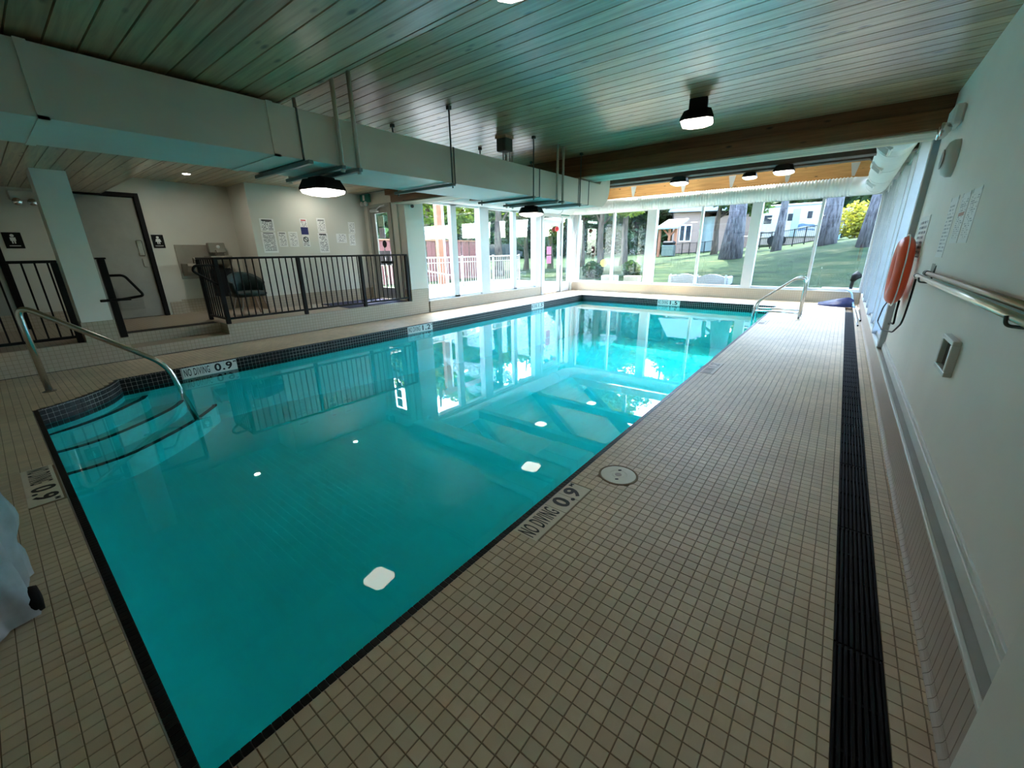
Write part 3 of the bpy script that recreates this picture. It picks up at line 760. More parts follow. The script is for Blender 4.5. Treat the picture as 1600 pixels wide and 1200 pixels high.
wg = MB(); wg.prism([(-8.3, 2.80), (0.78, 2.80), (XRG, 2.80 + SL * 4.55)], 1, YB1, YB1 + 0.12); struct(wg.build('wall_gable', M_white), 'gable wall above the beam')
hd = MB(); hd.bbox(-8.32, XL + 0.02, 6.86, 14.2, 2.60, 2.95, 0.004); struct(hd.build('trim_6', M_frame), 'header above the left windows')
hd = MB(); hd.bbox(0.52, 0.80, 6.58, 14.2, 2.66, 2.95, 0.004); struct(hd.build('trim_7', M_frame), 'header above the right windows')
hd = MB(); hd.bbox(-8.1, 0.6, YF + 0.03, YF + 0.20, 2.68, 3.07, 0.004); struct(hd.build('trim_8', M_frame), 'white header above the far windows')

win_n = [0]
def window(label, axis, plane, depth, spans, z0, z1, posts, fw=0.05, mat=None):
    """glazed bay. axis 0: runs along x in the plane y=plane; axis 1: runs along y in the plane x=plane"""
    win_n[0] += 1
    a0, a1 = spans[0][0], spans[-1][1]
    loc = (plane, (a0 + a1) / 2, z0) if axis == 1 else ((a0 + a1) / 2, plane, z0)
    t = thing('window_%d' % win_n[0], label, None, loc, kind='structure')
    def bar(name, s0, s1, h0, h1, d0=0.0, d1=depth, mat=mat or M_frame):
        p = MB(); lo, hi = min(plane + d0, plane + d1), max(plane + d0, plane + d1)
        if axis == 1: p.bbox(lo, hi, s0, s1, h0, h1, 0.005)
        else: p.bbox(s0, s1, lo, hi, h0, h1, 0.005)
        return local(t, p.build(name, mat))
    bar('sill_rail', a0, a1, z0, z0 + fw); bar('head_rail', a0, a1, z1 - fw, z1)
    for (s0, s1) in spans:
        p = MB(); mid = plane + depth * 0.5
        if axis == 1: p.box(mid - 0.004, mid + 0.004, s0, s1, z0 + fw * 0.5, z1 - fw * 0.5)
        else: p.box(s0, s1, mid - 0.004, mid + 0.004, z0 + fw * 0.5, z1 - fw * 0.5)
        local(t, p.build('pane', M_glass))
    for (s0, s1, d0, d1) in posts: bar('mullion', s0, s1, z0, z1, d0, d1)
    return t
# far wall
zf, zt = 0.322, 2.70
window('left far window bay next to the glass door', 0, YF + 0.05, 0.10, [(-7.84, -6.54), (-6.48, -5.29)], zf, zt, [(-8.06, -7.93, -0.06, 0.12), (-7.93, -7.84, -0.02, 0.10), (-6.545, -6.475, -0.02, 0.11), (-5.31, -5.01, -0.08, 0.14)])
window('middle far window bay above the white loveseat', 0, YF + 0.05, 0.10, [(-5.01, -3.67), (-3.61, -2.29)], zf, zt, [(-3.675, -3.605, -0.02, 0.11), (-2.31, -2.05, -0.08, 0.14)])
window('right far window bay facing the grass slope', 0, YF + 0.05, 0.10, [(-2.05, -0.72), (-0.66, 0.47)], zf, zt, [(-0.725, -0.655, -0.02, 0.11), (0.44, 0.60, -0.05, 0.12)])
# left wall
window('left window bay nearest the entrance pier', 1, XL - 0.04, -0.10, [(6.92, 7.84), (8.03, 8.88)], 0.292, 2.62, [(6.86, 6.92, 0.02, -0.1), (7.84, 8.03, 0.0, -0.13), (8.88, 9.24, 0.05, -0.15)])
window('left window bay beside the glass door', 1, XL - 0.04, -0.10, [(9.24, 10.41), (10.58, 11.55)], 0.292, 2.62, [(10.41, 10.58, 0.0, -0.13), (11.55, 11.88, 0.05, -0.15)])
# right wall
ry = [6.56, 7.55, 8.55, 9.6, 10.7, 11.8, 12.9, 13.98]
for i in range(0, 6, 3):
    pass
window('right window wall seen edge-on beyond the lifebuoy', 1, XR - 0.03, 0.10, [(a + 0.05, b - 0.05) for a, b in zip(ry[:-1], ry[1:])], 0.29, 2.70,
       [(yy - 0.055, yy + 0.055, -0.05 if k % 2 else -0.03, 0.14) for k, yy in enumerate(ry)], mat=plain('grey_frame', (0.42, 0.45, 0.48), 0.4))
# gable glazing over the far header
gz = thing('window_%d' % (win_n[0] + 1), 'triangular gable window above the far header', None, (XRG, YF + 0.1, 3.42), kind='structure'); win_n[0] += 1
def gable_z(x): return ZE + SL * (4.53 - abs(x - XRG))
p = MB(); p.prism([(-7.55, 3.42), (0.01, 3.42), (XRG, gable_z(XRG) - 0.25)], 1, YF + 0.10, YF + 0.108); local(gz, p.build('pane', M_glass))
for xm in (-5.65, XRG, -1.9):
    p = MB(); p.bbox(xm - 0.05, xm + 0.05, YF + 0.06, YF + 0.16, 3.42, gable_z(xm) - 0.2, 0.004); local(gz, p.build('mullion', M_frame))
hb = MB(); hb.bbox(-8.05, 0.52, YF - 0.02, YF + 0.14, 3.07, 3.42, 0.006)
header = thing('timber_header', 'sunlit orange pine header board above the far windows', 'beam', (-3.8, YF + 0.06, 3.07)); local(header, hb.build('board', M_header))
for px in (992, 1070, 1145, 1231, 1333):
    c_ = at_y(px, 275, YF); p = MB(); p.prism([(c_.x - 0.09, 3.40), (c_.x + 0.09, 3.40), (c_.x + 0.03, 3.10), (c_.x - 0.03, 3.10)], 1, YF - 0.034, YF - 0.021); local(header, p.build('bracket', M_frame))
# roof: planks on both slopes, shell above
rf = MB()
for sg in (-1, 1):
    x0 = XRG + sg * 4.75; z0 = ZE - SL * 0.22
    rf.add([(x0, YB1, z0 + 0.05), (XRG, YB1, z0 + 0.05 + SL * 4.75), (XRG, 14.35, z0 + 0.05 + SL * 4.75), (x0, 14.35, z0 + 0.05),
            (x0, YB1, z0 + 0.15), (XRG, YB1, z0 + 0.15 + SL * 4.75), (XRG, 14.35, z0 + 0.15 + SL * 4.75), (x0, 14.35, z0 + 0.15)], [(0, 1, 2, 3), (7, 6, 5, 4), (0, 3, 7, 4), (3, 2, 6, 7)])
roof = struct(link('ceiling_gable', mesh_from('ceiling_gable', rf.v, rf.f, M_gap)), 'plank ceiling with bright light in its colour under the sunroom gable roof')
pk = MB(); pk.prism([(-0.0635, 0.002), (-0.0600, -0.012), (0.0600, -0.012), (0.0635, 0.002), (0.0635, 0.012), (-0.0635, 0.012)], 1, YB1 + 0.12, 14.3)
# prism with axis 1 takes (x, z)
rp_me = mesh_from('plank', pk.v, pk.f, M_plank_lit)
bm_ = bmesh.new(); bm_.from_mesh(rp_me); bmesh.ops.recalc_face_normals(bm_, faces=bm_.faces); bm_.to_mesh(rp_me); bm_.free()
Ls = 4.62 / math.cos(TH); ns = int(Ls / PP)
for sg in (-1, 1):
    for k in range(ns):
        s = 0.15 + (k + 0.5) * PP
        x = XRG + sg * (4.70 - s * math.cos(TH)); z = ZE - SL * 0.17 + s * math.sin(TH) + 0.03
        o = link('plank', rp_me, roof, (x, 0, z)); o.rotation_euler.y = TH * sg
# trusses
def bar_xz(mb, a, b, h, y0, y1):
    a = Vector((a[0], a[1])); b = Vector((b[0], b[1])); d = (b - a).normalized(); n_ = Vector((-d.y, d.x)) * (h / 2)
    return mb.prism([tuple(a - n_), tuple(b - n_), tuple(b + n_), tuple(a + n_)], 1, y0, y1)
for y0, zb, lab in ((8.05, 2.66, 'dark roof truss nearest the main beam'), (11.10, 3.04, 'dark roof truss farther into the sunroom')):
    t = thing('roof_truss', lab, 'truss', (XRG, y0 + 0.12, zb), group='sunroom roof trusses')
    p = MB(); p.bbox(-8.04 + (zb - 2.66) * 1.1, 0.50 - (zb - 2.66) * 1.1, y0, y0 + 0.22, zb, zb + 0.22, 0.006); local(t, p.build('bottom_chord', M_truss))
    for sg in (-1, 1):
        p = MB(); bar_xz(p, (XRG + sg * 4.20, 2.88), (XRG, 2.86 + SL * 4.20), 0.26, y0 + 0.02, y0 + 0.22); local(t, p.build('top_chord', M_truss))
        p = MB(); bar_xz(p, (XRG - 0.35 + sg * 0.62, zb + 0.18), (XRG - 0.35 - sg * 1.7, zb + 0.18 + 1.72), 0.20, y0 + 0.04, y0 + 0.20); local(t, p.build('brace', M_truss))
t = thing('gable_rafter', 'dark rake rafters framing the far gable window', 'rafter', (XRG, YF, 3.4))
for sg in (-1, 1):
    p = MB(); bar_xz(p, (XRG + sg * 3.52, ZE + 0.08 + SL * 0.83), (XRG, ZE + 0.04 + SL * 4.35), 0.28, YF - 0.04, YF + 0.22); local(t, p.build('rake', M_truss))

# ---- glass door in the left sunroom wall
dr = thing('door_1', 'white framed glass door in the far left corner', None, (XL - 0.1, 12.6, 0.0), kind='structure')
def dbox(y0, y1, z0, z1, x0=-8.17, x1=-8.09, nm='frame', mt=M_frame, par=None):
    p = MB(); p.bbox(x0, x1, y0, y1, z0, z1, 0.004); return local(dr, p.build(nm, mt))
dbox(11.9, 12.03, 0, 2.62, -8.22, -8.04); dbox(13.15, 13.24, 0, 2.62, -8.22, -8.04); dbox(13.82, 13.95, 0, 2.62, -8.22, -8.04)
dbox(12.03, 13.15, 2.36, 2.44, -8.22, -8.06); dbox(12.03, 13.82, 2.54, 2.62, -8.22, -8.06); dbox(13.24, 13.82, 0.0, 0.34)
leaf = [(12.05, 12.15, 0.02, 2.36), (13.04, 13.14, 0.02, 2.36), (12.15, 13.04, 0.02, 0.26), (12.15, 13.04, 2.26, 2.36)]
for q in leaf: dbox(*q, nm='stile')
dbox(12.15, 13.04, 0.26, 2.26, -8.135, -8.125, 'pane', M_glass); dbox(12.03, 13.15, 2.44, 2.54, -8.135, -8.125, 'pane', M_glass); dbox(13.24, 13.82, 0.34, 2.54, -8.135, -8.125, 'pane', M_glass)
p = MB(); p.tube(fillet([(-8.09, 13.06, 0.95), (-8.03, 13.06, 0.95), (-8.03, 13.06, 1.25), (-8.09, 13.06, 1.25)], 0.03), 0.012, 8); local(dr, p.build('door_handle', M_alu, smooth=True))
al = thing('alarm_bell', 'small red alarm sounder mounted on the glass door', 'alarm', (-8.05, 12.86, 2.16))
p = MB(); p.lathe([(0.02, 0.0), (0.085, 0.005), (0.09, 0.03), (0.05, 0.075), (0.03, 0.09)], (0, 0, 0), 0, 20); p.build('dome', M_red, al, True); al.location.x = -8.088
for k, (z0, z1) in enumerate(((1.32, 1.58), (1.02, 1.28))):
    p = MB(); p.box(-8.1235, -8.122, 12.32, 12.60, z0, z1)
    tag(p.build('notice', M_pink), ('upper' if k == 0 else 'lower') + ' pink notice stuck on the glass door', 'notice', 'pink notices on the glass door')
ex = thing('exit_sign', 'small green exit sign hanging above the glass door', 'sign', (-7.98, 13.3, 2.62))
p = MB(); p.bbox(-8.02, -7.98, 13.05, 13.55, 2.60, 2.76, 0.006); local(ex, p.build('housing', M_signg)); p = MB(); p.box(-7.981, -7.978, 13.25, 13.36, 2.63, 2.73); local(ex, p.build('pictogram', M_signw))

# ---- round ducts under the window heads
RD = 0.20
rd = thing('round_air_duct', 'white round air duct running around the sunroom above the windows', 'duct', (-3.8, 13.7, 2.6))
zl, zr, zfr = 2.78, 2.74, 2.84; xl, xr, yfr = -7.80, 0.27, 13.72
def ribbed(path_, r, n_per=0.07, amp=0.013):
    pts = []; rs = []
    for a, b in zip(path_[:-1], path_[1:]):
        a = Vector(a); b = Vector(b); L = (b - a).length; n_ = max(2, int(L / n_per * 4))
        for k in range(n_):
            pts.append(a.lerp(b, k / n_)); rs.append(r + (amp if (k // 2) % 2 else -amp * 0.3))
    pts.append(Vector(path_[-1])); rs.append(r); return pts, rs
p = MB(); pts, rs = ribbed([(xl + 0.45, yfr, zfr), (xr - 0.45, yfr, zfr)], RD); p.tube(pts, rs, 28); local(rd, p.build('far_run', M_rduct, smooth=True))
p = MB(); p.tube([(xr, 7.3 + 0.9 * k, zr) for k in range(7)] + [(xr, 13.27, zr + 0.05)], RD, 32); local(rd, p.build('right_run', M_rduct, smooth=True))
p = MB(); p.tube([(xr, YB1 + 0.04, zr), (xr, 7.3, zr)], RD, 32); local(rd, p.build('right_run', M_rduct, smooth=True))
p = MB(); p.tube([(xl, YB1 + 0.15, zl), (xl, 10.0, zl), (xl, 13.27, zl + 0.03)], RD, 32); local(rd, p.build('left_run', M_rduct, smooth=True))
for sx, xx, z_ in ((1, xr, zr), (-1, xl, zl)):
    pts = []
    for k in range(9):
        a = math.radians(90 * k / 8); pts.append((xx - sx * 0.45 + sx * 0.45 * math.cos(a), 13.27 + 0.45 * math.sin(a), z_ + 0.05 + (zfr - z_ - 0.05) * k / 8))
    p = MB(); p.tube(pts, RD + 0.002, 32); local(rd, p.build('elbow', M_rduct, smooth=True))
for xx, z_, yy in ((xr, zr, 7.75), (xr, zr, 9.2), (xr, zr, 10.7), (xr, zr, 12.3), (xl, zl, 8.6), (xl, zl, 10.6), (xl, zl, 12.5)):
    p = MB(); p.tube([(xx, yy - 0.02, z_), (xx, yy + 0.02, z_)], RD + 0.004, 32); local(rd, p.build('collar', M_rduct, smooth=True))
def grille(yy, ang):
    c0 = Vector((xr + math.cos(ang) * (RD + 0.004), yy, zr + math.sin(ang) * (RD + 0.004))); nrm = Vector((math.cos(ang), 0, math.sin(ang))); tn = Vector((-math.sin(ang), 0, math.cos(ang)))
    Mx = Matrix([[0, tn.x, nrm.x, c0.x], [1, tn.y, nrm.y, c0.y], [0, tn.z, nrm.z, c0.z], [0, 0, 0, 1]])
    p = MB(); p.bbox(-0.21, 0.21, -0.075, 0.075, -0.03, 0.004, 0.002); g = p.build('grille', M_black); g.matrix_world = Mx; local_m(rd, g)
    lv = MB(); lv.bbox(-0.004, 0.004, -0.07, 0.07, 0.0, 0.012, 0.001)
    lv_me = mesh_from('louvre', lv.v, lv.f, M_rduct)
    for k in range(9): link('louvre', lv_me, g, (-0.18 + 0.045 * k, 0, 0.0))
    fr_ = MB()
    fr_.bbox(-0.235, 0.235, 0.07, 0.095, -0.02, 0.014, 0.002); fr_.bbox(-0.235, 0.235, -0.095, -0.07, -0.02, 0.014, 0.002); fr_.bbox(-0.235, -0.21, -0.07, 0.07, -0.02, 0.014, 0.002); fr_.bbox(0.21, 0.235, -0.07, 0.07, -0.02, 0.014, 0.002)
    q = fr_.build('grille_frame', M_rduct); q.parent = g
for yy in (7.25, 9.0, 11.2): grille(yy, math.radians(228))

# ---- rectangular air duct
XD0, XD1, ZD0, ZD1 = -4.18, -3.38, 2.135, 2.472
du = thing('rectangular_air_duct', 'long pale rectangular air duct slung under the ceiling', 'duct', (-3.78, 2.0, ZD0))
seams = [-2.2, 0.42, 1.57, 1.76, 3.36, 4.93, 5.98, 6.30]
for a, b in zip(seams[:-1], seams[1:]):
    p = MB(); e = 0.003; a_, b_ = a + e, b - e; cy = (a_ + b_) / 2; k = 0.010 if b - a > 0.5 else 0.0
    x0, x1, z0, z1 = XD0, XD1, ZD0, ZD1; zc_ = (z0 + z1) / 2; xc_ = (x0 + x1) / 2
    v = [(x0, a_, z0), (x1, a_, z0), (x1, b_, z0), (x0, b_, z0), (x0, a_, z1), (x1, a_, z1), (x1, b_, z1), (x0, b_, z1), (x1 + k, cy, zc_), (xc_, cy, z0 - k)]
    f = [(4, 5, 6, 7), (0, 1, 5, 4), (2, 3, 7, 6), (3, 0, 4, 7), (1, 2, 8), (2, 6, 8), (6, 5, 8), (5, 1, 8), (0, 3, 9), (3, 2, 9), (2, 1, 9), (1, 0, 9)]
    p.add(v, f); local(du, p.build('duct_section', M_duct))
for k, s in enumerate(seams[1:]):
    wide = 0.022 if s in (0.42, 1.57) else 0.006
    p = MB()
    e = 0.007
    p.box(XD1 - 0.01, XD1 + e, s - wide, s + wide, ZD0 - e, ZD1 + 0.004); p.box(XD0 - e, XD1 + e, s - wide, s + wide, ZD0 - e, ZD0 + 0.01)
    local(du, p.build('flange', M_duct if wide > 0.01 else M_rod))
p = MB(); prof = [(6.302, ZD1), (6.302, ZD0)]
for k in range(9):
    a = math.radians(90 * k / 8); prof.append((6.72 + 0.33 * math.sin(a), ZD0 + 0.33 - 0.33 * math.cos(a)))
prof += [(7.05, 3.25), (6.74, 3.25), (6.74, ZD1 + 0.05), (6.69, ZD1)]
v = [(XD1, a, b) for a, b in prof] + [(XD0, a, b) for a, b in prof]; n_ = len(prof)
p.add(v, [tuple(range(n_)), tuple(range(2 * n_ - 1, n_ - 1, -1))] + [(i, (i + 1) % n_, n_ + (i + 1) % n_, n_ + i) for i in range(n_)]); local(du, p.build('elbow', M_duct))
for yh, kind in ((1.78, 'none'), (2.05, 'pipe'), (2.20, 'pipe'), (3.28, 'rod'), (4.73, 'rod'), (5.30, 'pipe'), (5.45, 'pipe'), (5.95, 'rod')):
    p = MB(); p.bbox(XD0 - 0.12, XD1 + 0.07, yh - 0.018, yh + 0.018, ZD0 - 0.036, ZD0 - 0.008, 0.003); local(du, p.build('hanger_channel', M_chan))
    if kind == 'none': continue
    for xx in (XD1 + 0.045, XD0 - 0.06):
        p = MB(); p.tube([(xx, yh, ZD0 - 0.055), (xx, yh, ZC + 0.005)], 0.017 if kind == 'pipe' else 0.008, 10); local(du, p.build('hanger_rod', M_pipe if kind == 'pipe' else M_rod, smooth=True))
        if kind == 'rod':
            p = MB(); p.bbox(xx - 0.02, xx + 0.02, yh - 0.02, yh + 0.02, ZC - 0.03, ZC + 0.004, 0.003); local(du, p.build('anchor', M_rod))
jb = thing('junction_box', 'small dark box with dangling leads under the ceiling above the duct', 'box', (-3.62, 4.5, ZC))
p = MB(); p.bbox(-0.075, 0.075, -0.075, 0.075, -0.17, 0.0, 0.01); p.build('housing', M_rod, jb)
p = MB(); p.bbox(-0.085, 0.085, -0.085, 0.085, -0.03, 0.002, 0.004); p.build('mount', M_plank, jb)
for dx, dy in ((-0.04, 0.02), (0.0, -0.03), (0.05, 0.04)):
    p = MB(); p.tube([(dx, dy, -0.16), (dx, dy, -0.33)], 0.006, 8); p.build('lead', M_rod, jb, True)

# ---- light fixtures
def fixture(label, loc, stem=0.08, r=0.16, rot=0.2):
    t = thing('light_fixture', label, 'light', loc, group='square ceiling light fixtures'); t.rotation_euler.z = rot
    p = MB(); p.bbox(-0.08, 0.08, -0.08, 0.08, -stem, 0.0, 0.006); p.build('mount', M_black, t)
    p = MB(); ch = r * 0.32
    oct_ = [(-r, -r + ch), (-r + ch, -r), (r - ch, -r), (r, -r + ch), (r, r - ch), (r - ch, r), (-r + ch, r), (-r, r - ch)]
    v = [(x * 0.8, y * 0.8, -stem) for x, y in oct_] + [(x, y, -stem - 0.07) for x, y in oct_] + [(x, y, -stem - 0.085) for x, y in oct_]
    f = [tuple(range(7, -1, -1)), tuple(range(16, 24))]
    for lv in (0, 8): f += [(lv + i, lv + (i + 1) % 8, lv + 8 + (i + 1) % 8, lv + 8 + i) for i in range(8)]
    p.add(v, f); p.build('body', M_black, t)
    p = MB(); v = [(x * 0.95, y * 0.95, -stem - 0.086) for x, y in oct_] + [(x * 0.9, y * 0.9, -stem - 0.105) for x, y in oct_] + [(x * 0.55, y * 0.55, -stem - 0.125) for x, y in oct_]
    f = [tuple(range(16, 24))]
    for lv in (0, 8): f += [(lv + i, lv + (i + 1) % 8, lv + 8 + (i + 1) % 8, lv + 8 + i) for i in range(8)]
    p.add(v, f); p.build('diffuser', M_lamp, t)
    return t
fixture('light fixture under the duct near the notices wall', (-3.74, 2.08, ZD0 - 0.05), 0.02)
fixture('light fixture under the far part of the duct', (-3.82, 5.36, ZD0 - 0.05), 0.02)
fixture('black light fixture on the plank ceiling above the right deck', (-1.38, 4.72, ZC), 0.10, 0.15)
q = at_z(806, -34, 2.66); fixture('light fixture on the plank ceiling at the top edge of the view', (q.x, q.y, ZC), 0.06)
for x, lab in ((-5.5, 'left'), (-2.57, 'middle'), (-0.99, 'right')):
    fixture(lab + ' light fixture under the near roof truss', (x, 8.16, 2.66), 0.01, 0.14, 0.0)
for x, lab in ((-5.6, 'left'), (-2.0, 'right')):
    fixture(lab + ' light fixture under the farther roof truss', (x, 11.21, 3.04), 0.01, 0.14, 0.0)
cab = MB(); cab.tube([(-7.5, 8.282, 2.69), (-5.5, 8.282, 2.68), (-2.6, 8.282, 2.66), (-2.3, 8.282, 2.69), (-1.1, 8.282, 2.66), (-0.8, 8.282, 2.70), (0.03, 8.282, 2.69)], 0.009, 6)
tag(cab.build('power_cable', M_black), 'black cable clipped along the near roof truss', 'cable')
dl = [(-9.3, 2.7), (-9.0, 4.9)]
for i, (x, y) in enumerate(dl):
    t = thing('downlight', ('first' if i == 0 else 'second') + ' small round downlight in the ceiling over the platform', 'light', (x, y, ZC + 0.002), group='platform downlights')
    p = MB(); p.lathe([(0.07, 0.0), (0.07, -0.008), (0.055, -0.010), (0.053, -0.004)], (0, 0, 0), 2, 20); p.build('ring', M_signw, t)
    p = MB(); p.lathe([(0.052, -0.004), (0.04, -0.006), (0.001, -0.007)], (0, 0, 0), 2, 16); p.build('lens', M_down, t)

# ================================================================== THINGS INSIDE
# ---- stainless handrail at the entry steps
hr = thing('handrail', 'bent stainless handrail beside the pool entry steps', 'handrail', (-6.87, 0.18, 0.0))
e0 = Vector((-6.87, 0.18, 0.0)); e1 = Vector((-6.40, 1.30, 0.0))
za = at_x(281, 578, e1.x).z
pts = [(e0.x, e0.y, 0.0), (e0.x + 0.0, e0.y - 0.01, 0.99), (e1.x - 0.03, e1.y - 0.12, za + 0.10), (e1.x + 0.04, e1.y + 0.02, -0.60)]
p = MB(); p.tube(fillet(pts, 0.17, 9), 0.030, 14); local(hr, p.build('rail', M_steel, smooth=True))
p = MB(); p.lathe([(0.06, 0.0), (0.06, 0.006), (0.03, 0.016), (0.026, 0.02)], (e0.x, e0.y, 0.0), 2, 20); local(hr, p.build('base_flange', M_steel))
p = MB(); p.lathe([(0.055, -0.61), (0.055, -0.602), (0.03, -0.595)], (e1.x + 0.04, e1.y + 0.02, 0.0), 2, 20); local(hr, p.build('base_flange', M_steel))

# ---- grab rails of the far ladder
for yy, lab in ((10.44, 'nearer'), (10.95, 'farther')):
    t = thing('grab_rail', lab + ' stainless grab rail of the pair at the right pool edge', 'handrail', (-0.54, yy, 0.0), group='ladder grab rails')
    p = MB(); p.tube(fillet([(-0.54, yy, 0.0), (-0.54, yy, 0.82), (-0.72, yy, 0.83), (-1.38, yy, 0.27), (-1.385, yy, -0.45)], 0.12, 7), 0.0225, 12); local(t, p.build('rail', M_steel, smooth=True))
    p = MB(); p.tube([(-1.38, yy, 0.125), (-0.545, yy, 0.125)], 0.02, 12); local(t, p.build('cross_bar', M_steel, smooth=True))
    p = MB(); p.lathe([(0.055, 0.0), (0.055, 0.006), (0.028, 0.018)], (-0.54, yy, 0.0), 2, 20); local(t, p.build('base_flange', M_steel))

# ---- platform railings
def railing(label, x, y0, y1, posts, pitch=0.112, loop=None, ret=None):
    t = thing('railing', label, 'railing', (x, (y0 + y1) / 2, 0.332), group='black platform railings')
    p = MB(); p.bbox(x - 0.03, x + 0.03, y0 - 0.03, y1 + 0.03, 1.385, 1.42, 0.005); local(t, p.build('top_rail', M_black))
    p = MB(); p.bbox(x - 0.02, x + 0.02, y0, y1, 0.40, 0.435, 0.004); local(t, p.build('bottom_rail', M_black))
    for yy in posts:
        p = MB(); p.bbox(x - 0.032, x + 0.032, yy - 0.032, yy + 0.032, 0.332, 1.386, 0.005); local(t, p.build('post', M_black))
    bm = MB(); bm.bbox(-0.009, 0.009, -0.009, 0.009, 0.43, 1.39, 0.002); me = mesh_from('baluster', bm.v, bm.f, M_black)
    y = y0 + pitch
    while y < y1 - 0.03:
        if all(abs(y - q) > 0.045 for q in posts):
            o = link('baluster', me); local(t, o); o.location = (x, y, 0)
        y += pitch
    if ret:
        p = MB(); p.bbox(x - ret, x, y0 - 0.03, y0 + 0.03, 1.385, 1.42, 0.005); local(t, p.build('top_rail', M_black))
        p = MB(); p.bbox(x - ret, x, y0 - 0.02, y0 + 0.02, 0.40, 0.435, 0.004); local(t, p.build('bottom_rail', M_black))
        xx = x - 0.112
        while xx > x - ret:
            o = link('baluster', me); local(t, o); o.location = (xx, y0, 0); xx -= 0.112
        p = MB(); p.bbox(x - ret - 0.03, x - ret + 0.03, y0 - 0.03, y0 + 0.03, 0.332, 1.386, 0.005); local(t, p.build('post', M_black))
    if loop:
        p = MB(); p.tube(fillet([(x, loop, 1.30), (x + 0.02, loop - 0.30, 1.30), (x + 0.02, loop - 0.34, 1.22), (x, loop - 0.02, 0.98)], 0.05), 0.019, 10); local(t, p.build('handrail_return', M_black, smooth=True))
    return t
XRA = XL - 0.04
yp = [at_x(471, 440, XRA).y, at_x(567, 440, XRA).y]
railing('long black railing along the platform edge in front of the notices', XRA, 2.46, 6.30, [2.46] + yp + [6.30], loop=2.46, ret=0.85)
railing('black railing at the left edge of the platform before the column', XRA, -1.3, 0.66, [-1.3, -0.3, 0.66])
gp = thing('gate_post', 'black gate post with loop handle beside the white column', 'post', (XRA, 1.11, 0.332))
p = MB(); p.bbox(XRA - 0.04, XRA + 0.04, 1.07, 1.15, 0.332, 1.42, 0.006); local(gp, p.build('post', M_black))
p = MB(); p.bbox(XRA - 0.05, XRA + 0.05, 1.055, 1.165, 1.42, 1.445, 0.006); local(gp, p.build('cap', M_black))
p = MB(); p.tube(fillet([(XRA, 1.15, 1.20), (XRA + 0.02, 1.30, 1.20), (XRA + 0.02, 1.46, 0.90), (XRA, 1.15, 0.86)], 0.05), 0.018, 10); local(gp, p.build('loop_handle', M_black, smooth=True))
p = MB(); p.bbox(XRA - 0.02, XRA + 0.06, 0.97, 1.30, 0.85, 0.885, 0.006); local(gp, p.build('latch', M_black))

# ---- restroom door, second door, entry door
d2 = thing('door_2', 'grey restroom door in a black frame', None, (-10.4, 1.72, 0.332), kind='structure')
for q in ((1.25, 1.32, 0.332, 2.545), (2.12, 2.19, 0.332, 2.545), (1.32, 2.12, 2.475, 2.545)):
    p = MB(); p.bbox(-10.5, -10.375, q[0], q[1], q[2], q[3], 0.004); local(d2, p.build('frame', M_black))
p = MB(); p.bbox(-10.47, -10.425, 1.325, 2.115, 0.345, 2.47, 0.003); local(d2, p.build('leaf', M_door))
p = MB(); p.bbox(-10.43, -10.408, 1.98, 2.07, 1.46, 1.74, 0.012); local(d2, p.build('lock_plate', M_steel))
p = MB(); p.bbox(-10.43, -10.41, 2.0, 2.07, 1.26, 1.42, 0.01); local(d2, p.build('lock_plate', M_door))
p = MB(); p.bbox(-10.43, -10.418, 1.50, 1.86, 0.50, 0.90, 0.004); vt = local(d2, p.build('vent_panel', M_door))
sm = MB(); sm.bbox(-10.42, -10.412, 1.52, 1.84, -0.010, 0.010, 0.002); sm = mesh_from('slat', sm.v, sm.f, M_door)
for k in range(11):
    o = link('slat', sm, vt, (0, 0, 0.535 + 0.033 * k))
d3 = thing('door_3', 'second restroom door at the left edge behind the railing', None, (-10.4, -0.15, 0.332), kind='structure')
for q in ((-0.66, -0.59, 0.332, 2.45), (0.27, 0.34, 0.332, 2.45), (-0.59, 0.27, 2.38, 2.45)):
    p = MB(); p.bbox(-10.41, -10.375, q[0], q[1], q[2], q[3], 0.004); local(d3, p.build('frame', M_black))
p = MB(); p.bbox(-10.405, -10.39, -0.59, 0.27, 0.345, 2.38, 0.003); local(d3, p.build('leaf', M_door))

def pictogram_sign(label, x, y0, y1, z0, z1, skirt):
    t = thing('restroom_sign', label, 'sign', (x, (y0 + y1) / 2, z0), group='restroom signs')
    p = MB(); p.bbox(x, x + 0.008, y0, y1, z0, z1, 0.003); local(t, p.build('plate', M_black))
    cy, h = (y0 + y1) / 2, z1 - z0
    fg = MB(); hd_ = [(cy + 0.022 * math.cos(a), z0 + h * 0.80 + 0.022 * math.sin(a)) for a in [2 * math.pi * k / 14 for k in range(14)]]
    fg.prism(hd_, 0, x + 0.008, x + 0.0095)
    w1 = 0.045 if skirt else 0.03
    fg.prism([(cy - 0.03, z0 + h * 0.69), (cy - w1, z0 + h * 0.47), (cy + w1, z0 + h * 0.47), (cy + 0.03, z0 + h * 0.69)], 0, x + 0.008, x + 0.0095)
    for s_ in (-1, 1): fg.prism([(cy + s_ * 0.004, z0 + h * 0.47), (cy + s_ * 0.022, z0 + h * 0.47), (cy + s_ * 0.020, z0 + h * 0.30), (cy + s_ * 0.006, z0 + h * 0.30)], 0, x + 0.008, x + 0.0095)
    local(t, fg.build('figure', M_signw))
    me = MB(); me.box(x + 0.008, x + 0.0092, cy - 0.06, cy + 0.06, z0 + h * 0.13, z0 + h * 0.19); local(t, me.build('caption', M_ledge))
pictogram_sign('black restroom sign with white figure at the left edge', -10.40, 0.40, 0.60, 1.60, 1.84, False)
pictogram_sign('black restroom sign with white figure beside the fountain', -10.40, 2.22, 2.40, 1.60, 1.84, True)

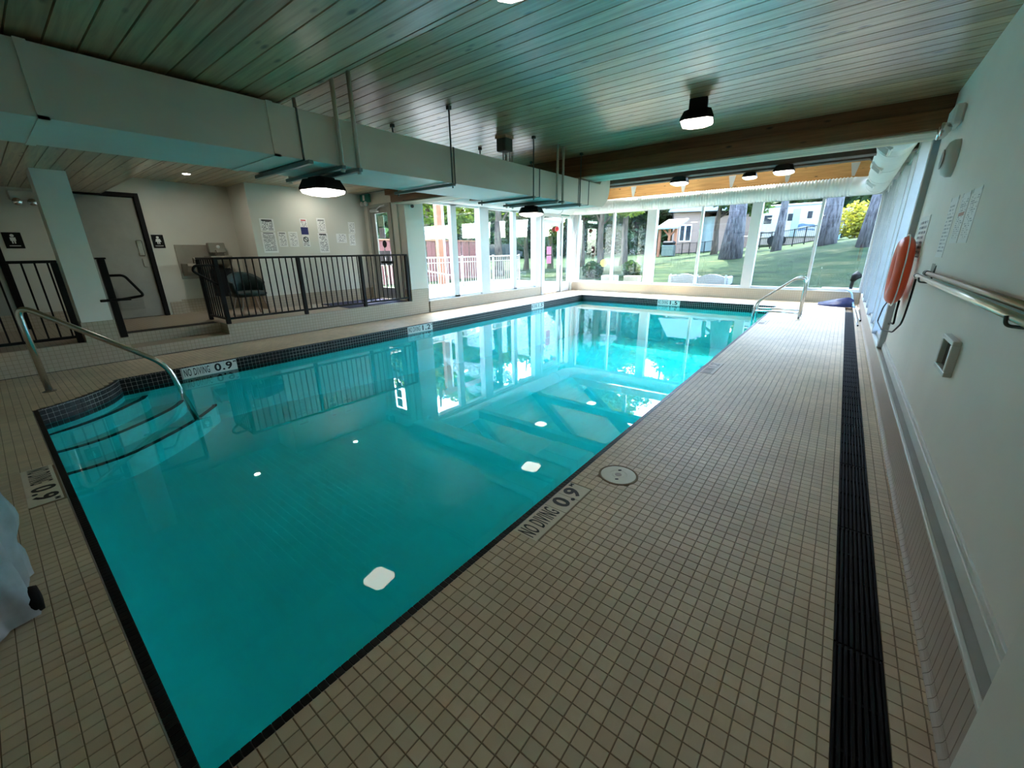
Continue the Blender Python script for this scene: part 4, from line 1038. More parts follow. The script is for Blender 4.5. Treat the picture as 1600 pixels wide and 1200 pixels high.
def emergency_light(label, loc, nrm):
    """nrm +1: faces +x, -1: faces -x"""
    t = thing('emergency_light', label, 'light', loc, group='twin head emergency lights')
    p = MB(); p.bbox(0 if nrm > 0 else -0.07, 0.07 if nrm > 0 else 0, -0.15, 0.15, -0.05, 0.10, 0.015); p.build('housing', M_trim, t)
    for s_ in (-1, 1):
        p = MB(); p.lathe([(0.02, 0.0), (0.045, 0.02), (0.055, 0.06), (0.05, 0.07)], (nrm * 0.06, s_ * 0.08, -0.07), 0, 16) if nrm > 0 else p.lathe([(0.05, -0.07), (0.055, -0.06), (0.045, -0.02), (0.02, 0.0)], (nrm * 0.05, s_ * 0.08, -0.07), 0, 16)
        p.build('lamp_head', M_steel, t, True)
emergency_light('twin head emergency light high on the left wall', (-10.40, 0.76, 2.36), 1)
emergency_light('twin head emergency light high on the right wall', (XR, 5.5, 2.46), -1)

# ---- drinking fountain
fo = thing('drinking_fountain', 'stainless two level drinking fountain on the recessed wall', 'fountain', (-10.5, 2.95, 1.0))
p = MB(); p.bbox(-10.518, -10.505, 2.56, 3.40, 1.0, 1.66, 0.003); local(fo, p.build('back_panel', M_fount))
for (y0, y1, z0) in ((2.60, 2.98, 1.16), (3.02, 3.40, 1.30)):
    p = MB(); p.prism([(-10.505, z0 + 0.14), (-10.10, z0 + 0.14), (-10.09, z0 + 0.10), (-10.20, z0 - 0.02), (-10.505, z0 - 0.10)], 1, y0, y1); b_ = local(fo, p.build('basin', M_fount))
    p = MB(); p.tube(fillet([(-10.40, (y0 + y1) / 2, z0 + 0.14), (-10.40, (y0 + y1) / 2, z0 + 0.24), (-10.32, (y0 + y1) / 2, z0 + 0.25), (-10.29, (y0 + y1) / 2, z0 + 0.20)], 0.04), 0.012, 8); q = p.build('spout', M_fount, smooth=True); q.parent = b_
p = MB(); p.bbox(-10.505, -10.38, 3.10, 3.40, 1.50, 1.70, 0.012); local(fo, p.build('bottle_filler', M_fount))
p = MB(); p.lathe([(0.035, 0.0), (0.035, 0.01), (0.02, 0.02)], (-10.38, 3.27, 1.62), 0, 16); local(fo, p.build('sensor', M_signw))
p = MB(); p.bbox(-10.50, -10.2, 3.05, 3.37, 0.62, 1.19, 0.02); local(fo, p.build('cabinet', M_black))

# ---- green chair
ch = thing('tub_chair', 'dark green upholstered tub chair behind the long railing', 'chair', (-8.95, 3.15, 0.333))
p = MB(); p.bbox(-0.26, 0.24, -0.26, 0.26, 0.36, 0.46, 0.04); p.build('seat', M_green, ch, True)
v = []; f = []; ns_ = 17
for i in range(ns_):
    a = math.radians(65 + 230 * i / (ns_ - 1)); hgt = 0.62 + 0.18 * math.sin(math.pi * i / (ns_ - 1)) ** 1.5
    for r_, z_ in ((0.25, 0.36), (0.31, hgt - 0.01), (0.285, hgt + 0.01), (0.255, hgt - 0.03), (0.20, 0.42)):
        v.append((r_ * math.cos(a), r_ * math.sin(a), z_))
for i in range(ns_ - 1):
    for k in range(5): f.append((5 * i + k, 5 * i + (k + 1) % 5, 5 * i + 5 + (k + 1) % 5, 5 * i + 5 + k))
f += [tuple(range(5)), tuple(5 * (ns_ - 1) + k for k in range(5))]
p = MB(); p.add(v, f); p.build('backrest', M_green, ch, True)
for sx in (-1, 1):
    for sy in (-1, 1):
        p = MB(); p.tube([(sx * 0.17, sy * 0.17, 0.37), (sx * 0.25, sy * 0.25, 0.0)], [0.018, 0.011], 8); p.build('leg', M_base, ch, True)

# ---- notices on the left wall
PW = -9.598
sheets = [('heading sheet at the upper left of the notice wall', (240, 595, 370, 700), dict(rows=9, head=(0.78, 0.92, (0.05, 0.05, 0.05)), amount=0.6)),
          ('long rules sheet under the heading sheet', (258, 708, 400, 880), dict(rows=26, head=(0.93, 0.97, (0.05, 0.05, 0.05)), amount=0.75)),
          ('left crumpled sheet beside the long rules sheet', (394, 705, 480, 830), dict(rows=20, head=(0.88, 0.94, (0.1, 0.1, 0.1)), amount=0.5)),
          ('right crumpled sheet beside the long rules sheet', (482, 705, 572, 830), dict(rows=20, amount=0.4)),
          ('blue and white warning poster with a red heading', (576, 598, 652, 735), dict(rows=12, head=(0.88, 0.95, (0.5, 0.03, 0.03)), amount=0.5, band=(0.05, 0.5, (0.02, 0.03, 0.16)))),
          ('no diving poster with a crossed circle', (595, 738, 668, 828), dict(rows=7, amount=0.5)),
          ('upper right rules sheet beside the warning poster', (715, 592, 800, 710), dict(rows=12, head=(0.8, 0.9, (0.3, 0.3, 0.3)), amount=0.4)),
          ('lower right rules sheet with a dark heading', (728, 715, 828, 878), dict(rows=20, head=(0.9, 0.96, (0.05, 0.05, 0.05)), amount=0.6)),
          ('small landscape sheet near the entrance door', (880, 722, 972, 797), dict(rows=9, amount=0.4)),
          ('upper framed diagram beside the entrance door', (978, 625, 1042, 718), dict(rows=8, amount=0.4)),
          ('lower framed diagram beside the entrance door', (984, 722, 1046, 818), dict(rows=8, amount=0.4))]
for k, (lab, (a0, b0, a1, b1), kw) in enumerate(sheets):
    lean = 0.20 * (b1 - b0) * 0.5
    cxp, cyp = (a0 + a1) / 2, (b0 + b1) / 2
    A = at_x(360 + (a0 + lean * 0.6) / 5.333, 230 + cyp / 5.333, PW); B = at_x(360 + (a1 - lean * 0.6) / 5.333, 230 + cyp / 5.333, PW)
    T_ = at_x(360 + cxp / 5.333, 230 + b0 / 5.333, PW); U_ = at_x(360 + cxp / 5.333, 230 + b1 / 5.333, PW)
    t = thing('notice', lab, 'notice', (PW, A.y, U_.z), group='notices on the left wall')
    p = MB(); p.box(PW, PW + 0.002, A.y, B.y, U_.z, T_.z); local(t, p.build('sheet', print_mat('sheet_%d' % k, (0.92, 0.92, 0.90), (0.12, 0.12, 0.14), **kw)))
    if 'no diving' in lab:
        c_ = ((A.y + B.y) / 2, U_.z + (T_.z - U_.z) * 0.66); rr = (B.y - A.y) * 0.3
        rg = MB(); rg.tube([(PW + 0.004, c_[0] + rr * math.cos(2 * math.pi * j / 20), c_[1] + rr * math.sin(2 * math.pi * j / 20)) for j in range(21)], 0.008, 6); rg.tube([(PW + 0.004, c_[0] - rr * 0.7, c_[1] + rr * 0.7), (PW + 0.004, c_[0] + rr * 0.7, c_[1] - rr * 0.7)], 0.008, 6)
        local(t, rg.build('crossed_circle', M_ink))
# ---- entrance door
d4 = thing('door_4', 'entrance door with a tall glass pane at the end of the platform', None, (-8.96, 6.33, 0.332), kind='structure')
for q in ((-9.42, -9.35, 0.332, 2.56), (-8.57, -8.50, 0.332, 2.56), (-9.35, -8.57, 2.49, 2.56)):
    p = MB(); p.bbox(q[0], q[1], 6.30, 6.44, q[2], q[3], 0.004); local(d4, p.build('frame', M_door))
for q in ((-9.345, -9.20, 0.34, 2.485), (-8.70, -8.575, 0.34, 2.485), (-9.20, -8.70, 0.34, 0.62), (-9.20, -8.70, 2.36, 2.485)):
    p = MB(); p.bbox(q[0], q[1], 6.345, 6.385, q[2], q[3], 0.003); local(d4, p.build('stile', M_door))
p = MB(); p.box(-9.20, -8.70, 6.362, 6.370, 0.62, 2.36); local(d4, p.build('pane', M_glass))
p = MB(); p.bbox(-9.05, -8.6, 6.27, 6.33, 1.20, 1.26, 0.008); local(d4, p.build('push_bar', M_black))
p = MB(); p.bbox(-9.30, -9.0, 6.28, 6.34, 2.39, 2.45, 0.006); cl = local(d4, p.build('door_closer', M_alu))
p = MB(); p.tube([(-9.05, 6.31, 2.45), (-8.75, 6.22, 2.50), (-8.70, 6.32, 2.52)], 0.010, 6); q = p.build('arm', M_alu); q.parent = cl
M_sg = print_mat('sheet_green', (0.55, 0.72, 0.55), (0.25, 0.4, 0.3), rows=10, axis_words='X'); M_sl = print_mat('sheet_lavender', (0.62, 0.62, 0.75), (0.3, 0.3, 0.4), rows=14, axis_words='X')
for k, (x0, x1, z0, z1, mt, lab) in enumerate(((-9.10, -8.88, 2.06, 2.30, M_sg, 'green sheet on the entrance door glass'), (-9.10, -8.88, 1.80, 2.03, M_sl, 'small lavender sheet on the entrance door glass'), (-9.18, -8.97, 1.16, 1.50, M_sl, 'left lavender sheet low on the entrance door glass'), (-8.95, -8.74, 1.16, 1.50, M_sl, 'right lavender sheet low on the entrance door glass'))):
    p = MB(); p.box(x0, x1, 6.358, 6.361, z0, z1); tag(p.build('notice', mt), lab, 'notice', 'sheets on the entrance door')
em = MB(); em.lathe([(0.085, 0.0), (0.085, 0.003)], (-8.93, 6.355, 1.66), 1, 24); tag(em.build('door_sticker', M_black), 'round black sticker on the entrance door glass', 'sticker')
ex = thing('exit_sign', 'green exit sign with white figure above the entrance door', 'sign', (-9.40, 6.25, 2.62))
p = MB(); p.bbox(-9.58, -9.22, 6.24, 6.30, 2.62, 2.80, 0.006); local(ex, p.build('housing', M_signg))
p = MB(); p.box(-9.46, -9.38, 6.2385, 6.241, 2.66, 2.78); local(ex, p.build('pictogram', M_signw))
for xx in (-9.52, -9.36):
    p = MB(); p.lathe([(0.05, 0.0), (0.055, 0.05), (0.03, 0.08)], (xx, 6.215, 2.59), 1, 16); local(ex, p.build('lamp_head', M_trim, smooth=True))
cm = thing('security_camera', 'small white security camera on the pier beside the entrance door', 'camera', (XL, 6.55, 2.46))
p = MB(); p.lathe([(0.06, 0.0), (0.06, 0.03), (0.05, 0.045)], (0, 0, 0), 0, 20); p.build('base', M_signw, cm); p = MB(); p.lathe([(0.042, 0.045), (0.036, 0.07), (0.018, 0.085), (0.001, 0.09)], (0, 0, 0), 0, 20); p.build('dome', M_wdark, cm, True)
mt_ = MB(); mt_.bbox(-9.35, -8.15, 4.75, 6.27, 0.333, 0.343, 0.004); tag(mt_.build('door_mat', M_mat), 'dark blue entrance mat behind the railing', 'mat')

# ---- right wall fittings
lb = thing('lifebuoy', 'orange lifebuoy ring hanging on the right wall', 'lifebuoy', (0.47, 5.92, 1.2))
Rb, rbv = 0.255, 0.082
v = []; f = []
for i in range(40):
    a = 2 * math.pi * i / 40
    for k in range(16):
        b = 2 * math.pi * k / 16; rr = Rb + rbv * math.cos(b); v.append((rbv * 0.80 * math.sin(b), rr * math.cos(a), rr * math.sin(a)))
for i in range(40):
    for k in range(16): f.append((i * 16 + k, ((i + 1) % 40) * 16 + k, ((i + 1) % 40) * 16 + (k + 1) % 16, i * 16 + (k + 1) % 16))
p = MB(); p.add(v, f); p.build('ring', M_orange, lb, True)
p = MB(); pts = []
for i in range(49):
    a = 2 * math.pi * i / 48; rr = Rb + rbv + 0.010 + 0.03 * abs(math.sin(2 * a)); pts.append((0.0, rr * math.cos(a), rr * math.sin(a)))
p.tube(pts, 0.006, 6); p.build('grab_line', M_signw, lb, True)
p = MB(); p.bbox(0.0, 0.094, -0.02, 0.02, 0.165, 0.185, 0.004); p.build('hook', M_alu, lb)
rp = MB(); rp.tube(fillet([(0.50, 5.55, 0.93), (0.515, 5.72, 0.80), (0.52, 5.70, 0.68), (0.51, 5.95, 0.66), (0.52, 6.15, 0.62)], 0.05), 0.009, 8)
tag(rp.build('rope', M_black, smooth=True), 'short black twisted rope end below the lifebuoy', 'rope')
cd = MB(); cd.tube(fillet([tuple(at_x(a, b, 0.475)) for a, b in ((1431, 436), (1421, 470), (1409, 505), (1394, 519), (1377, 515), (1371, 502), (1380, 480), (1394, 462))], 0.10, 5), 0.007, 8)
tag(cd.build('cord', M_black, smooth=True), 'black cord hanging in a loop beneath the lifebuoy', 'cord')
po = thing('rescue_pole', 'long satin metal rescue pole hung horizontally on the right wall', 'pole', (0.50, 3.0, 1.2))
p = MB(); p.tube([(0.508, 4.88, 1.205), (0.508, 1.30, 1.205)], 0.017, 14); local(po, p.build('tube', M_brass, smooth=True))
p = MB(); p.tube([(0.508, 4.88, 1.205), (0.508, 4.92, 1.205)], 0.019, 14); local(po, p.build('end_cap', M_black))
po2 = thing('reaching_pole', 'brown telescopic pole hung just above the rescue pole', 'pole', (0.53, 3.0, 1.24))
p = MB(); p.tube([(0.536, 4.70, 1.238), (0.536, 1.30, 1.238)], 0.016, 14); local(po2, p.build('tube', plain('bronze_pole', (0.30, 0.20, 0.11), 0.35, 0.7), smooth=True))
p = MB(); p.tube([(0.536, 4.72, 1.238), (0.536, 4.60, 1.238)], 0.020, 14); local(po2, p.build('end_cap', M_black))
for i, yy in enumerate((4.55, 2.2)):
    p = MB(); p.tube(fillet([(XR, yy, 1.30), (0.553, yy, 1.17), (0.49, yy, 1.175), (0.485, yy, 1.21)], 0.02), 0.006, 8)
    tag(p.build('pole_hook', M_rod), ('far' if i == 0 else 'near') + ' steel hook carrying the two poles', 'hook', 'pole hooks')
M_pat = print_mat('pattern_sign', (0.75, 0.76, 0.72), (0.01, 0.01, 0.012), rows=9, amount=0.72)
p = MB(); p.bbox(XR - 0.006, XR, 5.62, 6.25, 1.30, 1.72, 0.002); tag(p.build('rules_board', M_pat), 'black and white lettered board above the lifebuoy', 'sign')
for k, (y0, y1, z0, z1, lab, kw) in enumerate(((4.44, 4.74, 1.36, 1.78, 'left sheet of the three on the right wall with bold lettering', dict(rows=16, amount=0.6)), (4.06, 4.32, 1.46, 1.775, 'middle sheet of the three on the right wall', dict(rows=24, amount=0.5, head=(0.55, 0.62, (0.5, 0.25, 0.2)))), (3.76, 4.02, 1.46, 1.775, 'right sheet of the three in a clear sleeve on the right wall', dict(rows=24, amount=0.4)))):
    t = thing('notice', lab, 'notice', (XR, y0, z0), group='sheets on the right wall')
    p = MB(); p.box(XR - 0.002, XR, y0, y1, z0, z1); local(t, p.build('sheet', print_mat('wall_sheet_%d' % k, (0.90, 0.91, 0.90), (0.40, 0.42, 0.44), **kw)))
    for yy in (y0 + 0.012, y1 - 0.012):
        p = MB(); p.box(XR - 0.004, XR - 0.002, yy - 0.012, yy + 0.012, z1 - 0.02, z1 + 0.006); local(t, p.build('tape', M_signw))
st = MB(); st.bbox(XR - 0.002, XR, 4.62, 4.76, 1.24, 1.31, 0.0005); tag(st.build('label_strip', M_ledge), 'small grey label below the sheets on the right wall', 'label')
sp = thing('wall_sounder', 'white oval sounder on the right wall below the emergency light', 'sounder', (XR, 5.16, 2.12))
p = MB(); v = []; f = []
for i, (s_, d_) in enumerate(((1.0, 0.0), (1.0, -0.035), (0.86, -0.062), (0.5, -0.078))):
    for k in range(24):
        a = 2 * math.pi * k / 24; v.append((d_, 0.12 * s_ * math.cos(a), 0.14 * s_ * math.sin(a)))
for i in range(3): f += [(i * 24 + k, i * 24 + (k + 1) % 24, i * 24 + 24 + (k + 1) % 24, i * 24 + 24 + k) for k in range(24)]
f += [tuple(range(24)), tuple(72 + k for k in range(24))]
p.add(v, f); p.build('body', M_trim, sp, True)
p = MB(); p.lathe([(0.075, -0.005), (0.07, 0.0)], (-0.079, 0, 0), 0, 24); p.build('speaker_face', M_ledge, sp)
wb_ = thing('wall_box', 'shallow white wall box with a dark recess on the right wall', 'box', (XR, 3.22, 0.77))
for q in ((3.08, 3.37, 0.94, 0.965), (3.08, 3.37, 0.77, 0.795), (3.08, 3.115, 0.795, 0.94), (3.335, 3.37, 0.795, 0.94)):
    p = MB(); p.bbox(XR - 0.035, XR, *q, 0.003); local(wb_, p.build('rim', M_trim))
p = MB(); p.box(XR - 0.010, XR, 3.115, 3.335, 0.795, 0.94); local(wb_, p.build('recess', M_wdark))

# ---- pool net and poles at the far end of the right deck
net = thing('leaf_net', 'dark blue pool leaf net lying folded on the deck by the far kerb', 'net', (0.0, 13.5, 0.0))
nv = []; nf = []; NU, NV = 26, 12
for i in range(NU):
    for j in range(NV):
        u = i / (NU - 1); w_ = j / (NV - 1); a = math.pi * w_
        x = -0.34 + 0.72 * u; half = 0.10 + 0.18 * math.sin(math.pi * min(1, u * 0.9 + 0.1)) ; hh = (0.05 + 0.20 * u ** 1.2) * (1 - 0.35 * max(0, u - 0.85) / 0.15)
        fold = 1 + 0.20 * math.sin(9 * w_ * math.pi + 3 * u)
        nv.append((x, 13.55 + half * math.cos(a) - 0.25 * u, 0.004 + hh * math.sin(a) * fold))
for i in range(NU - 1):
    for j in range(NV - 1): nf.append((i * NV + j, i * NV + j + 1, (i + 1) * NV + j + 1, (i + 1) * NV + j))
p = MB(); p.add(nv, nf); local(net, p.build('mesh_bag', M_blue, smooth=True))
p = MB(); p.tube(fillet([(0.20, 13.75, 0.38), (0.30, 13.55, 0.34), (0.36, 13.25, 0.10), (0.40, 12.9, 0.03)], 0.15), 0.02, 8); local(net, p.build('frame_bar', M_ltblue, smooth=True))
p = MB(); p.tube(fillet([(0.10, 13.28, 0.03), (0.36, 13.22, 0.04), (0.40, 13.05, 0.03)], 0.05), 0.016, 8); local(net, p.build('frame_bar', M_ltblue, smooth=True))
for lab, a, b in (('longer', (0.39, 12.85, 0.02), (0.425, 10.05, 0.02)), ('shorter', (0.43, 12.9, 0.06), (0.475, 10.75, 0.022))):
    t = thing('telescopic_pole', lab + ' aluminium pole lying along the drain towards the blue net', 'pole', b, group='aluminium poles on the deck')
    p = MB(); p.tube([a, b], 0.018, 10); local(t, p.build('tube', M_alu, smooth=True))
    bb_ = Vector(b) + (Vector(b) - Vector(a)).normalized() * 0.02; p = MB(); p.tube([b, tuple(bb_)], 0.015, 10); local(t, p.build('end_cap', M_black))

# ---- draped grey cover on the near left deck
tp = thing('draped_cover', 'silvery grey fabric cover draped over equipment at the left edge', 'cover', (-2.62, -0.53, 0.0))
v = []; f = []; NA, NH = 72, 22
for j in range(NH):
    h = j / (NH - 1); z = 0.02 + 0.78 * (1 - (1 - h) ** 1.15)
    base_r = 0.36 * (1 - 0.10 * h) if h < 0.7 else 0.335 * math.cos((h - 0.7) / 0.3 * math.pi / 2 * 0.97) ** 0.7
    for i in range(NA):
        a = 2 * math.pi * i / NA
        fold = 1 + (0.07 * math.sin(7 * a + 2.5 * h) + 0.05 * math.sin(13 * a - 7 * h) + 0.035 * math.sin(19 * a + 11 * h) + 0.02 * math.sin(9 * a - 23 * h)) * (1 - 0.45 * h)
        sag = 1 + 0.05 * math.sin(3 * a + 5 * h)
        v.append((base_r * fold * sag * math.cos(a), base_r * fold * sag * math.sin(a) * 0.95, z + 0.02 * math.sin(5 * a) * (1 if j == 0 else 0) * 0.5 + (0.03 * math.sin(2 * a) if h > 0.7 else 0)))
for j in range(NH - 1):
    for i in range(NA): f.append((j * NA + i, j * NA + (i + 1) % NA, (j + 1) * NA + (i + 1) % NA, (j + 1) * NA + i))
f.append(tuple((NH - 1) * NA + i for i in range(NA)))
p = MB(); p.add(v, f); p.build('fabric', M_tarp, tp, True)
p = MB(); p.lathe([(0.02, -0.024), (0.054, -0.02), (0.060, 0.0), (0.054, 0.02), (0.02, 0.024)], (0.15, 0.33, 0.060), 1, 20); p.build('caster', M_rubber, tp, True)
# ================================================================== OUTSIDE
AX = [-60, -14, -9, -6, -3, 0, 2, 8, 60]; AZ = [0.05, 0.1, 0.35, 0.70, 0.90, 1.42, 1.65, 2.0, 2.6]
def sm01(t): t = np.clip(t, 0, 1); return t * t * (3 - 2 * t)
def ground_z(x, y):
    A = np.interp(x, AX, AZ)
    return 0.20 + A * (0.35 * np.clip((y - 14.4) / 7.0, 0, 1) + 0.65 * sm01((y - 14.4) / 7.0)) + 0.035 * np.clip(y - 21.5, 0, 30)
gx = np.concatenate([np.arange(-60, -12, 2.0), np.arange(-12, 6, 0.3), np.arange(6, 41, 2.5)]); gy = np.concatenate([np.arange(-20, 14, 1.7), np.array([14.26, 14.32]), np.arange(14.5, 26, 0.3), np.arange(26, 85, 2.5)])
GX, GY = np.meshgrid(gx, gy, indexing='ij'); GZ = ground_z(GX, GY) + rng.normal(0, 0.012, GX.shape)
GZ = np.where((GX > 1.3) & (GY < 14.4), 0.15 + 0.25 * np.clip(GX - 1.3, 0, 6), GZ)
inb = (GX > -11.2) & (GX < 1.4) & (GY < 14.27); GZ[inb] = -2.2
verts = np.stack([GX, GY, GZ], -1).reshape(-1, 3); ny_ = len(gy)
faces = [(i * ny_ + j, (i + 1) * ny_ + j, (i + 1) * ny_ + j + 1, i * ny_ + j + 1) for i in range(len(gx) - 1) for j in range(ny_ - 1)]
t = NT('lawn'); g = t.new('ShaderNodeNewGeometry')
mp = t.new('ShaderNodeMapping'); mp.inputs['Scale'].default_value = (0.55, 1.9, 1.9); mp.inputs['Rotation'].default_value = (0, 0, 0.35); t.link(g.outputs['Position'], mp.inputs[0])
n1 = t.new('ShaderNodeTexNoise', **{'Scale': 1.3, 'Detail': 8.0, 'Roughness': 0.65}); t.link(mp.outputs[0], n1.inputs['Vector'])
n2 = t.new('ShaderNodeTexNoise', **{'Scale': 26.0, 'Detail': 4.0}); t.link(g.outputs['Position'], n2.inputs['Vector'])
c1 = t.ramp([(0.36, (0.005, 0.016, 0.006)), (0.50, (0.014, 0.034, 0.011)), (0.60, (0.035, 0.046, 0.017)), (0.70, (0.105, 0.095, 0.045))], n1.outputs[0]); c2 = t.ramp([(0.3, (0.55, 0.55, 0.55)), (0.7, (1.35, 1.35, 1.25))], n2.outputs[0])  # straw and dark streaks, sun dapple painted into the grass colour
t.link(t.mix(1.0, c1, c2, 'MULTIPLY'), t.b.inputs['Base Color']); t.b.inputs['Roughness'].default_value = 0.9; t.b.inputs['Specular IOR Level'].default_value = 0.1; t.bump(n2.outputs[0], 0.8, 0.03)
lawn = link('lawn', mesh_from('lawn', verts, faces, t.m, True)); tag(lawn, 'sloping mown lawn with straw streaks and painted dapple outside the windows', 'lawn', kind='stuff')
pa = MB(); pa.bbox(-12.6, -8.33, 3.0, 14.6, 0.10, 0.245, 0.01); pa.bbox(-9.6, -8.3, 6.52, 7.4, 0.20, 0.325, 0.01); struct(pa.build('floor_patio', M_concrete), 'pale concrete patio outside the left windows')

def leaf_cloud(n, blobs, size, flat=0.5):
    """blobs: (cx, cy, cz, rx, ry, rz); returns verts and quad faces of n loose leaves"""
    blobs = np.array(blobs, float); vol = blobs[:, 3] * blobs[:, 4] * blobs[:, 5]
    k = rng.choice(len(blobs), n, p=vol / vol.sum()); d = rng.normal(size=(n, 3)); d /= np.linalg.norm(d, axis=1)[:, None]
    c = blobs[k, :3] + d * (rng.random(n)[:, None] ** 0.45) * blobs[k, 3:]
    a = rng.normal(size=(n, 3)); a[:, 2] *= flat; a /= np.linalg.norm(a, axis=1)[:, None]
    b = np.cross(a, rng.normal(size=(n, 3))); b /= np.linalg.norm(b, axis=1)[:, None]
    s = size * (0.6 + 0.8 * rng.random(n))[:, None]
    v = np.stack([c - a * s, c - b * s * 0.55, c + a * s, c + b * s * 0.55], 1).reshape(-1, 3)
    f = np.arange(4 * n).reshape(-1, 4).tolist(); return v, f
def tree(name, label, x, y, r0, h, blobs, n, size, lm, bm=None, lean=(0, 0), group=None, branches=True):
    z = float(ground_z(x, y)) - 0.1
    t = thing(name, label, 'tree', (x, y, z), group=group)
    p = MB(); k = 9
    pts = [(lean[0] * (i / k) ** 1.3 + 0.04 * math.sin(i * 1.9), lean[1] * i / k, h * i / k) for i in range(k + 1)]
    rs = [r0 * (1.35 if i == 0 else 1.0) * (1 - 0.72 * i / k) for i in range(k + 1)]
    p.tube(pts, rs, 14); p.build('trunk', bm or M_bark, t, True)
    if branches:
        for j, bl in enumerate(blobs[:5]):
            q = MB(); s0 = Vector(pts[min(k, max(2, int(k * (bl[2] / h) * 0.8)))]); q.tube([s0, s0.lerp(Vector(bl[:3]), 0.5) + Vector((0, 0, 0.1)), Vector(bl[:3])], [r0 * 0.3, r0 * 0.2, r0 * 0.07], 7); q.build('branch', bm or M_bark, t, True)
    v, f = leaf_cloud(n, blobs, size); me = bpy.data.meshes.new('foliage'); me.from_pydata(v.tolist(), [], f); me.materials.append(lm); link('foliage', me, t)
    return t
def X_at(px, py, Y): return at_y(px, py, Y).x
def rb_(n, R, z0, z1, r0, r1):
    return [(R * math.cos(a_) * (0.3 + 0.7 * random.random()), R * math.sin(a_) * (0.3 + 0.7 * random.random()), z0 + (z1 - z0) * random.random(), r0 + (r1 - r0) * random.random(), r0 + (r1 - r0) * random.random(), (r0 + (r1 - r0) * random.random()) * 0.6) for a_ in [2 * math.pi * i / n + random.random() for i in range(n)]]
# conifers on the slope: bare trunks in view, crowns above
for px, Y, r0, lab, ln in ((1144, 21.0, 0.37, 'thick grey conifer trunk behind the wide window post', 0.25), (1214, 25.0, 0.18, 'slim grey conifer trunk in front of the white trailer', 0.2),
                           (1289, 22.0, 0.31, 'stout furrowed conifer trunk at the right of the white trailer', 0.15), (1358, 20.0, 0.29, 'grey conifer trunk at the right end of the slope beside the yellow bush', 0.1)):
    bl = [(0.9 * math.cos(i * 2.4), 0.9 * math.sin(i * 2.4), 8 + i * 1.5, 2.4 - 0.2 * i, 2.4 - 0.2 * i, 0.55) for i in range(6)]
    tree('conifer', lab, X_at(px, 380, Y), Y, r0, 17.0, bl, 2400, 0.22, M_leaf[2], lean=(ln, 0), group='conifers on the slope')
# leafy trees at the left of the far view
for px, Y, r0, lab, lm, h, n in ((938, 19.0, 0.17, 'leafy yellow green tree outside the left far window', M_leaf[0], 6.5, 4200), (975, 23.5, 0.20, 'leafy yellow green tree farther behind the left far window', M_leaf[0], 7.5, 4200),
                                 (908, 24.0, 0.22, 'mid green tree in the corner behind the glass door', M_leaf[1], 8.0, 4200), (1116, 29.0, 0.17, 'round mid green tree in front of the tan house', M_leaf[1], 6.5, 3600), (1050, 45.0, 0.3, 'tall mid green tree behind the tan house', M_leaf[1], 12.0, 4000)):
    R = 1.9 if Y < 26 else 2.3
    tree('leafy_tree', lab, X_at(px, 390, Y), Y, r0, h, rb_(9, R, h * 0.42, h * 1.02, 0.9, 1.5), n, 0.13 if Y < 26 else 0.16, lm, M_bark2, group='leafy trees beyond the far windows')
for px, Xp, r0, lab, lm, h in ((672, -17.5, 0.2, 'bright yellow green tree above the red fence', M_leaf[0], 7.0), (735, -19.0, 0.22, 'mid green tree at the end of the red fence', M_leaf[1], 7.0), (779, -14.0, 0.22, 'dark trunk tree in the second left window bay', M_leaf[0], 6.8),
                               (822, -16.0, 0.16, 'slender dark tree next to the glass door', M_leaf[2], 6.0), (860, -15.0, 0.17, 'dark green tree behind the glass door', M_leaf[2], 6.5), (705, -24.0, 0.25, 'tall dark green tree far behind the red fence', M_leaf[2], 10.0)):
    P_ = at_x(px, 392, Xp)
    tree('garden_tree', lab, P_.x, P_.y, r0, h, rb_(9, 2.0, h * 0.40, h * 1.02, 0.9, 1.6), 4200, 0.15, lm, M_bark2, group='garden trees beyond the patio')
ORD = ['leftmost', 'second', 'third', 'fourth', 'fifth', 'sixth', 'seventh', 'eighth', 'ninth', 'tenth', 'eleventh', 'twelfth', 'thirteenth', 'fourteenth', 'fifteenth', 'rightmost']
for i in range(16):
    a_ = math.radians(-66 + 4.9 * i); d_ = 50 + 4 * math.sin(i * 2.1); x, y = d_ * math.sin(a_), d_ * math.cos(a_)
    tree('distant_tree', ORD[i] + ' tree in the distant tree line counted from the left', x, y, 0.4, 9.5 + 2 * math.sin(i), rb_(12, 3.4, 0.8, 10, 1.9, 3.0), 4200, 0.50, M_leaf[2 if i % 3 else 1], M_bark2, group='distant tree line', branches=False)
hp = []
for a_ in np.linspace(-72, 6, 60):
    R_ = 45 + 1.5 * math.sin(a_ * 0.4); hx, hy = R_ * math.sin(math.radians(a_)), R_ * math.cos(math.radians(a_)); hp.append((hx, hy, float(ground_z(hx, hy)) + 1.1, 1.1, 1.1, 1.3))
v, f = leaf_cloud(15000, hp, 0.30); me = bpy.data.meshes.new('hedge'); me.from_pydata(v.tolist(), [], f); me.materials.append(M_leaf[2])
tag(link('hedge', me), 'long dark hedge bounding the lawn below the distant trees', 'hedge', kind='stuff')
for i in range(6):  # added trees that darken the right panes and hold back light
    tree('shade_evergreen', ['first', 'second', 'third', 'fourth', 'fifth', 'sixth'][i] + ' dark evergreen added to dim the right window wall counted from the near end', 4.6 + 0.6 * (i % 2), 5.2 + 2.1 * i, 0.2, 6.5, rb_(9, 1.3, 0.8, 6.6, 1.0, 1.5), 3200, 0.17, M_leaf[2], M_bark2, group='evergreens added to dim the right side', branches=False)
